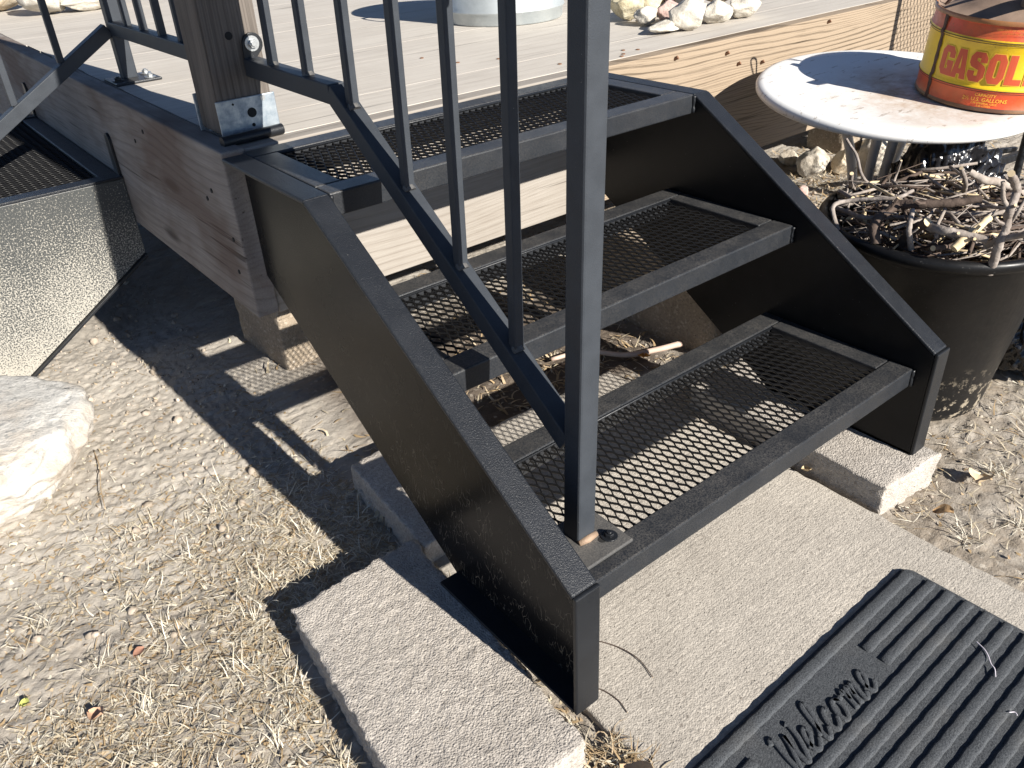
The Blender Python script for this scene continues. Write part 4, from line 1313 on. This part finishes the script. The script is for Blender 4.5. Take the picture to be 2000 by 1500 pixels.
def branch(pts, r, label, mat, seed, group, side=True):
    rr = random.Random(seed)
    P = catmull(pts, 6)
    n = len(P)
    for i in range(1, n - 1):
        P[i] = P[i] + Vector((rr.uniform(-1, 1), rr.uniform(-1, 1), rr.uniform(-1, 1))) * r * 0.14
    rad = [r * (1.08 - 0.28 * i / n) * (1 + rr.uniform(-0.05, 0.07)) for i in range(n)]
    nod = [i for i in range(3, n - 3) if i % 5 == 0]
    for i in nod:
        rad[i] *= 1.10
    g = G().tube(P, rad, 10, capmi=1)
    if side and r > 0.004:
        for i in nod:
            if rr.random() < 0.6:
                d = Vector((rr.uniform(-1, 1), rr.uniform(-1, 1), rr.uniform(-0.1, 1))).normalized()
                L = rr.uniform(1.8, 4.0) * r
                g.tube([P[i], P[i] + d * L * 0.6, P[i] + d * L + Vector((0, 0, 0.2 * L))], [r * 0.5, r * 0.42, r * 0.36], 6, capmi=1)
    o = g.build("branch", [mat, CUTWOOD], None, smooth=True, loc=pts[0])
    smooth_by_angle(o, 55)
    return tag(o, label, "branch", group)


GT = "cut branches in the black bin"
for i, (r, pts, lab, kind) in enumerate(TW):
    branch(pts, r * 0.74, lab, (TWIG, DARKTWIG, CUTWOOD)[kind], 100 + i, GT)
# the tangle that nobody could count
g = G()
rr = random.Random(77)
for i in range(760):
    a = rr.uniform(0, 6.283); q = 0.172 * math.sqrt(rr.random())
    c = Vector((BC[0] + q * math.cos(a), BC[1] + q * math.sin(a), rr.uniform(0.21, 0.338)))
    h = rr.uniform(0, 6.283); L = rr.uniform(0.025, 0.15)
    d = Vector((math.cos(h), math.sin(h), rr.uniform(-0.3, 0.3))) * L / 2
    for s in (-1, 1):
        e = c + d * s
        ex, ey = e.x - BC[0], e.y - BC[1]
        m_ = math.hypot(ex, ey)
        if m_ > 0.178:
            k = 0.178 / m_
            d = Vector(((BC[0] + ex * k - c.x) * s, (BC[1] + ey * k - c.y) * s, d.z))
    r = rr.choice((0.0010, 0.0014, 0.0019, 0.0026, 0.0034))
    g.cur = rr.choice((0, 0, 0, 0, 1, 1, 2))
    g.tube([c - d, c + Vector((rr.uniform(-1, 1), rr.uniform(-1, 1), rr.uniform(-1, 1))) * L * 0.07, c + d], [r, r * 0.95, r * 0.8], 5)
o = g.build("twig_tangle", [TWIG, DARKTWIG, CUTWOOD], None, smooth=True, loc=(BC[0], BC[1], 0.2))
tag(o, "loose tangle of small broken twigs filling the black bin", "twigs", kind="stuff")


# crumpled bags
def bag(c, size, seed, label, amp=0.2):
    rr = random.Random(seed)
    bm = bmesh.new()
    bmesh.ops.create_icosphere(bm, subdivisions=6, radius=1.0)
    planes = [(Vector((rr.gauss(0, 1), rr.gauss(0, 1), rr.gauss(0, 1))).normalized(), rr.uniform(0.80, 0.975)) for _ in range(90)]
    for v in bm.verts:
        p = v.co.copy()
        q = p * 1.5 + Vector((seed, 0, 0))
        w = Vector((mnoise.noise(q * 2), mnoise.noise(q * 2 + Vector((9, 0, 0))), mnoise.noise(q * 2 + Vector((0, 9, 0)))))
        p2 = (p + w * 0.16).normalized()
        d = 1.0
        for n, h in planes:
            t = p2.dot(n)
            if t > h:
                d = min(d, h / t)
        cr = abs(mnoise.noise((p + w * 0.4) * 5.5)) + 0.5 * abs(mnoise.noise((p + w * 0.3) * 12))
        k = d * (1 + amp * mnoise.noise(q)) * (0.94 + 0.16 * cr)
        v.co = Vector((p.x * size[0] * k, p.y * size[1] * k, max(p.z, -0.5) * size[2] * k))
    zmin = min(v.co.z for v in bm.verts)
    for v in bm.verts:
        v.co.z -= zmin
    me = bpy.data.meshes.new("plastic_bag"); bm.to_mesh(me); bm.free()
    me.materials.append(BAGP)
    me.polygons.foreach_set("use_smooth", [True] * len(me.polygons))
    o = bpy.data.objects.new("plastic_bag", me); COL.objects.link(o); o.location = c
    return tag(o, label, "plastic bag", "black plastic bags")


bag((1.255, 0.255, -0.055), (0.165, 0.135, 0.30), 4, "shiny crumpled black bag just behind the bin, under the table edge")
bag((1.26, 0.01, -0.055), (0.13, 0.10, 0.15), 8, "dull black bag on the ground at the right, behind the bin", 0.15)

# ------------------------------------------------------------------ patio chair at the right edge
chair = thing("patio_chair", (2.25, 0.2, -0.05), "black metal mesh patio chair mostly beyond the right edge", "chair")
cm = STEEL
for x in (1.93, 2.43):
    pts = [(x, -0.22, 0.34), (x, 0.30, 0.335), (x, 0.42, 0.42), (x, 0.52, 0.86)]
    G().tube(catmull(pts, 6), 0.010, 10).build("side_frame", cm, chair, smooth=True)
    G().tube(catmull([(x, -0.20, 0.34), (x, -0.21, 0.0), (x, -0.2, -0.045), (x, -0.12, -0.05), (x, 0.3, -0.05), (x, 0.36, -0.04), (x, 0.37, 0.33)], 5), 0.010, 10).build("leg_loop", cm, chair, smooth=True)
G().bar((1.80, 0.475, 0.10), (2.43, 0.392, 0.10), 0.018, 0.022).build("stretcher", cm, chair, bevel=0.002)
G().bar((1.93, 0.52, 0.86), (2.43, 0.52, 0.86), 0.018, 0.018).build("top_bar", cm, chair, bevel=0.002)
G().bar((1.93, 0.70, 0.06), (2.43, 0.57, 0.02), 0.016, 0.016).build("stretcher", cm, chair, bevel=0.002)
mesh_panel("mesh_seat", 1.935, 2.425, -0.22, 0.33, 0.338, chair, swd=0.018, lwd=0.04, mat=STEEL, steps=6)
# back mesh: built flat then raised in a tilted plane
o = mesh_panel("mesh_back", -0.245, 0.245, 0.0, 0.44, 0.0, None, swd=0.018, lwd=0.04, mat=STEEL, steps=6)
o.parent = chair
o.location = Vector((2.18, 0.425, 0.43)) - WL[chair]
o.rotation_euler = (math.atan2(0.44, 0.10), 0, 0)

# ribbed rebar and other oddments on the ground
pts = [(1.72, 0.44, 0.02), (1.86, 0.50, 0.05), (2.0, 0.56, 0.085), (2.12, 0.61, 0.11)]
P = catmull(pts, 24)
g = G().tube(P, [0.0085 + (0.0018 if i % 3 == 0 else 0) for i in range(len(P))], 10)
o = g.build("rebar", mat_plain("grey_rebar", (0.26, 0.23, 0.21), 0.7, 0.3, 0.3, 90), None, loc=pts[0])
tag(o, "ribbed grey steel rebar leaning behind the black bag", "rebar")


def twig_thing(name, pts, r, label, mat, cat="stick"):
    P = catmull(pts, 6)
    n = len(P)
    o = G().tube(P, [r * (1.05 - 0.35 * i / n) for i in range(n)], 8, capmi=1).build(name, [mat, CUTWOOD], None, smooth=True, loc=pts[0])
    return tag(o, label, cat)


twig_thing("stick", [(0.772, 0.513, -0.030), (0.72, 0.535, -0.034), (0.66, 0.57, -0.038), (0.60, 0.63, -0.03), (0.53, 0.66, -0.035)], 0.0065, "smooth peeled stick lying under the stairs", mat_plain("peeled_stick", (0.50, 0.37, 0.30), 0.7))
twig_thing("stem", [(0.062, 0.086, -0.0435), (0.085, 0.06, -0.043), (0.10, 0.03, -0.0425), (0.105, 0.0, -0.043), (0.098, -0.03, -0.0435)], 0.0009, "long thin curved stem lying on the slab beside the stair foot", DARKTWIG, "stem")
twig_thing("stem", [(0.02, 0.02, -0.0435), (0.035, 0.0, -0.043), (0.04, -0.025, -0.0432), (0.036, -0.045, -0.0435)], 0.0008, "short thin stem on the slab near the grass tuft", DARKTWIG, "stem")
twig_thing("stem", [(-0.31, 1.02, -0.05), (-0.318, 0.95, -0.046), (-0.335, 0.88, -0.045), (-0.345, 0.82, -0.048)], 0.0011, "dry curved stem lying beside the white boulder", LITTER, "stem")


def leaf(c, size, rotz, tilt, col, label, seed):
    rr = random.Random(seed)
    g = G()
    n = 7
    vs = []
    for i in range(n):
        t = i / (n - 1)
        w = math.sin(math.pi * min(1, t * 0.94 + 0.04)) ** 0.8 * 0.42
        for s in (-1, -0.5, 0, 0.5, 1):
            vs.append(Vector(((t - 0.5) * size, s * w * size, (abs(s) ** 1.5 * 0.16 + 0.10 * math.sin(t * 5 + seed)) * size + 0.03 * size * rr.uniform(-1, 1))))
    rot = Matrix.Rotation(rotz, 3, 'Z') @ Matrix.Rotation(tilt, 3, 'Y')
    vs = [rot @ v + Vector(c) for v in vs]
    g.add(vs, [(i * 5 + j, (i + 1) * 5 + j, (i + 1) * 5 + j + 1, i * 5 + j + 1) for i in range(n - 1) for j in range(4)])
    o = g.build("leaf", mat_plain("leaf_tint", col, 0.75, 0, 0.35, 120, 0.4, 300, 0.001, 0.25), None, smooth=True, loc=c)
    return tag(o, label, "leaf", "single fallen leaves")


leaf((0.675, 0.53, -0.032), 0.034, 0.7, 0.2, (0.52, 0.22, 0.04), "orange leaf on the ground under the lowest tread", 1)
leaf((-0.475, 0.405, gh(-0.475, 0.405) + 0.008), 0.026, 2.2, 0.25, (0.46, 0.29, 0.19), "rusty orange leaf in the dry grass at the lower left", 2)
leaf((-0.545, 0.49, gh(-0.545, 0.49) + 0.008), 0.015, 1.2, 0.3, (0.40, 0.41, 0.12), "small yellow green leaf at the far lower left", 3)
leaf((-0.40, 0.475, gh(-0.40, 0.475) + 0.008), 0.018, 0.4, 0.2, (0.30, 0.16, 0.11), "dark red curled leaf in the middle of the dry grass", 4)
leaf((0.80, -0.11, gh(0.80, -0.11) + 0.012), 0.045, 0.2, 0.35, (0.60, 0.47, 0.31), "large tan curled leaf right of the far paver", 5)
leaf((0.655, -0.12, -0.03), 0.03, 1.9, 0.3, (0.45, 0.29, 0.15), "brown leaf against the slab edge by the far paver", 6)
leaf((-0.025, -0.118, -0.030), 0.05, 1.7, 0.3, (0.52, 0.37, 0.23), "curled tan leaf in the gap between paver and slab", 7)
leaf((0.60, 0.085, -0.036), 0.022, 0.9, 0.3, (0.55, 0.42, 0.25), "small pale leaf at the inner corner of the far paver", 8)

# ------------------------------------------------------------------ ground cover
rs = np.random.RandomState(21)


def scatter_blades(name, P, length, width, elev, mats, seed, label, curl=0.5):
    r = np.random.RandomState(seed)
    n = len(P)
    hd = r.uniform(0, 2 * np.pi, n)
    L = length * r.uniform(0.45, 1.35, n)
    el = np.radians(elev) * r.uniform(-0.1, 1.3, n)
    turn = curl * r.normal(0, 1, n)
    droop = r.uniform(0.3, 1.5, n)
    Wd = width * r.uniform(0.6, 1.4, n)
    S = 4
    pos = P.copy()
    vs = np.zeros((n, S + 1, 2, 3))
    cur_el = el.copy(); cur_h = hd.copy()
    for k in range(S + 1):
        side = np.stack([-np.sin(cur_h), np.cos(cur_h), r.normal(0, 0.25, n)], -1)
        taper = (1 - (k / S) ** 1.6 * 0.85)
        vs[:, k, 0] = pos - side * (Wd * taper / 2)[:, None]
        vs[:, k, 1] = pos + side * (Wd * taper / 2)[:, None]
        st = L / S
        pos = pos + np.stack([np.cos(cur_h) * np.cos(cur_el), np.sin(cur_h) * np.cos(cur_el), np.sin(cur_el)], -1) * st[:, None]
        cur_el = cur_el - droop * el / S * 1.2
        cur_h = cur_h + turn / S
    gz = ground_h(vs[..., 0], vs[..., 1]) - 0.001
    gz = np.where((vs[..., 0] > 0) & (vs[..., 0] < 0.595) & (vs[..., 1] < 0.56), -0.0446, gz)
    vs[..., 2] = np.maximum(vs[..., 2], gz + 0.0008)
    base = (np.arange(n) * (S + 1) * 2)[:, None]
    F = []
    for k in range(S):
        a = base + k * 2
        F.append(np.concatenate([a, a + 1, a + 3, a + 2], 1))
    F = np.stack(F, 1).reshape(-1, 4)
    mi = np.repeat(r.randint(0, len(mats), n), S)
    o = np_mesh(name, vs.reshape(-1, 3), F, mats, True, mi)
    return tag(o, label, kind="stuff")


GRASS2 = mat_plain("bleached_grass", (0.60, 0.55, 0.45), 0.8, 0, 0.15, 60, 0, 100, 0.001, 0.25)
GRASS3 = mat_plain("brown_grass", (0.32, 0.23, 0.13), 0.85, 0, 0.3, 60, 0, 100, 0.001, 0.2)


def points(n, box, dens, seed):
    r = np.random.RandomState(seed)
    x = r.uniform(box[0], box[1], n); y = r.uniform(box[2], box[3], n)
    keep = r.rand(n) < dens(x, y)
    x, y = x[keep], y[keep]
    return np.stack([x, y, ground_h(x, y) + 0.001], -1)


def blocked(x, y):
    p1 = (x > -0.262 + 0.06 * y) & (x < -0.048 + 0.05 * y) & (y > -0.075) & (y < 0.36)
    p2 = (x > 0.60) & (x < 0.775) & (y > -0.055) & (y < 0.365)
    sl_ = (x > -0.002) & (x < 0.6) & (y < 0.565) & (y > -1.6)
    bn = (x - BC[0]) ** 2 + (y - BC[1]) ** 2 < 0.14 ** 2
    bl = ((x + 0.53) ** 2 + (y - 1.095) ** 2) < 0.19 ** 2
    bk = (x > 0.79) & (x < 0.97) & (y > 0.44) & (y < 0.86)
    return p1 | p2 | sl_ | bn | bl | bk


def dens_left(x, y):
    patch = np.clip(0.5 + 2.6 * vnoise(x * 6 + 40, y * 6 + 4), 0, 1)
    fall = np.clip((1.02 - y) / 0.55, 0.0, 1)
    near = np.exp(-((x + 0.24) / 0.06) ** 2) * (y < 0.42)
    d = (0.12 + 0.88 * patch) * fall ** 1.5 * np.clip(0.55 + 2.2 * (x + 0.42) * (y > .45) + 0.45 * (y < .5), 0.12, 1) + near * 0.7
    return np.where(blocked(x, y) | (y > 1.3), 0, np.clip(d, 0.015, 1))


def dens_right(x, y):
    patch = np.clip(0.55 + 2.4 * vnoise(x * 5 + 4, y * 5 + 14), 0.1, 1)
    return np.where(blocked(x, y), 0, patch * np.clip(1.25 - (x - 0.6) * 0.5, 0.15, 1) * np.where(y > 0.2, 0.25, 1))


P = points(52000, (-0.85, 0.02, -0.02, 1.35), dens_left, 1)
scatter_blades("dry_grass", P, 0.024, 0.0014, 20, [GRASS, GRASS2, GRASS, GRASS3], 2, "straw-coloured dead grass blades over the dirt left of the stairs", 0.7)
P = points(15000, (0.595, 1.6, -0.75, 0.75), dens_right, 3)
scatter_blades("dry_grass", P, 0.034, 0.0017, 22, [GRASS, GRASS2, GRASS, GRASS3], 4, "straw-coloured dead grass blades over the dirt right of the slab", 0.7)
# upright tufts
tufts = []
r = np.random.RandomState(9)
for (tx, ty, n) in [(-0.20, 0.70, 34), (-0.175, 0.755, 26), (-0.14, 0.60, 40), (-0.11, 0.55, 36), (-0.28, 0.62, 30), (-0.33, 0.74, 18), (-0.21, 0.50, 45), (-0.25, 0.42, 40), (-0.30, 0.34, 40), (-0.13, 0.46, 40), (-0.06, 0.44, 34), (-0.36, 0.50, 40), (-0.31, 0.22, 40), (-0.27, 0.12, 50), (-0.42, 0.38, 36), (-0.03, 0.50, 30), (-0.08, 0.66, 30), (-0.5, 0.62, 24), (0.66, -0.16, 40), (0.74, -0.2, 40), (0.85, -0.12, 40), (0.80, -0.3, 40), (0.95, -0.2, 34), (0.69, -0.3, 30), (-0.38, 0.60, 34), (-0.45, 0.5, 30), (-0.16, 0.40, 40), (-0.26, 0.27, 44)]:
    q = r.normal(0, 0.011, (n, 2)) + (tx, ty)
    tufts.append(np.stack([q[:, 0], q[:, 1], ground_h(q[:, 0], q[:, 1])], -1))
P = np.concatenate(tufts)
P = P[~blocked(P[:, 0], P[:, 1])]
scatter_blades("grass_tufts", P, 0.034, 0.0014, 62, [GRASS2, GRASS, GRASS2], 5, "bleached dead grass tufts standing from the dirt", 0.4)
# wad of grass and leaves in the gap between paver and slab
q = r.uniform((-0.058, -0.36), (0.002, -0.05), (900, 2))
P = np.stack([q[:, 0], q[:, 1], ground_h(q[:, 0], q[:, 1]) + r.uniform(0.002, 0.014, 900)], -1)
scatter_blades("gap_grass", P, 0.034, 0.0018, 26, [GRASS, LITTER, GRASS3], 6, "curled brown grass packed in the gap beside the slab", 1.6)
# litter under the stairs
def dens_lit(x, y):
    c1 = np.exp(-(((x - 0.50) / 0.13) ** 2 + ((y - 0.62) / 0.05) ** 2))
    c2 = np.exp(-(((x - 2.0) / 0.5) ** 2 + ((y - 0.85) / 0.3) ** 2))
    c3 = (x < 0.8) & (y < 0.85)
    return np.clip(0.12 + c1 + 0.9 * c2 + 0.08 * c3, 0, 1) * ~blocked(x, y)


P = points(16000, (0.05, 2.8, 0.3, 1.25), dens_lit, 7)
scatter_blades("leaf_litter", P, 0.028, 0.0042, 30, [LITTER, GRASS, GRASS3], 8, "brown dry litter under the stairs and deck edge", 0.9)
# flakes of bark and leaf
def dens_fl(x, y):
    return np.where(blocked(x, y), 0, np.clip(1.1 - y * 0.75, 0.12, 1))


P = points(9000, (-0.85, 0.02, -0.02, 1.5), dens_fl, 11)
P2 = points(1500, (0.6, 1.5, -0.7, 0.6), lambda x, y: np.where(blocked(x, y), 0, 0.7), 12)
scatter_blades("leaf_flakes", np.concatenate([P, P2]), 0.0095, 0.0040, 24, [LITTER, GRASS, GRASS3, GRASS2], 13, "small flakes of dry leaf and bark scattered over the dirt", 0.8)

# pebbles: real little stones, joined
bm = bmesh.new(); bmesh.ops.create_icosphere(bm, subdivisions=1, radius=1.0)
iv = np.array([v.co[:] for v in bm.verts]); iF = np.array([[v.index for v in f.verts] for f in bm.faces]); bm.free()
P = np.concatenate([points(3600, (-0.85, 0.02, 0.0, 2.1), lambda x, y: np.where(blocked(x, y), 0, np.clip(0.35 + y * 0.4, 0, 1)), 15), points(2200, (0.6, 2.9, -0.6, 1.3), lambda x, y: np.where(blocked(x, y), 0, 0.9), 16)])
n = len(P)
r = np.random.RandomState(17)
S = 0.0012 * np.exp(r.exponential(0.55, n)); S = np.minimum(S, 0.009)
V = iv[None] * (S[:, None, None] * r.uniform(0.6, 1.25, (n, 1, 3))) * r.uniform(0.8, 1.2, (n, len(iv), 1)) + P[:, None, :]
F = (iF[None] + (np.arange(n) * len(iv))[:, None, None]).reshape(-1, 3)
o = np_mesh("pebbles", V.reshape(-1, 3), F, [PEBBLE], True)
tag(o, "small pebbles and clods scattered over the dirt", kind="stuff")
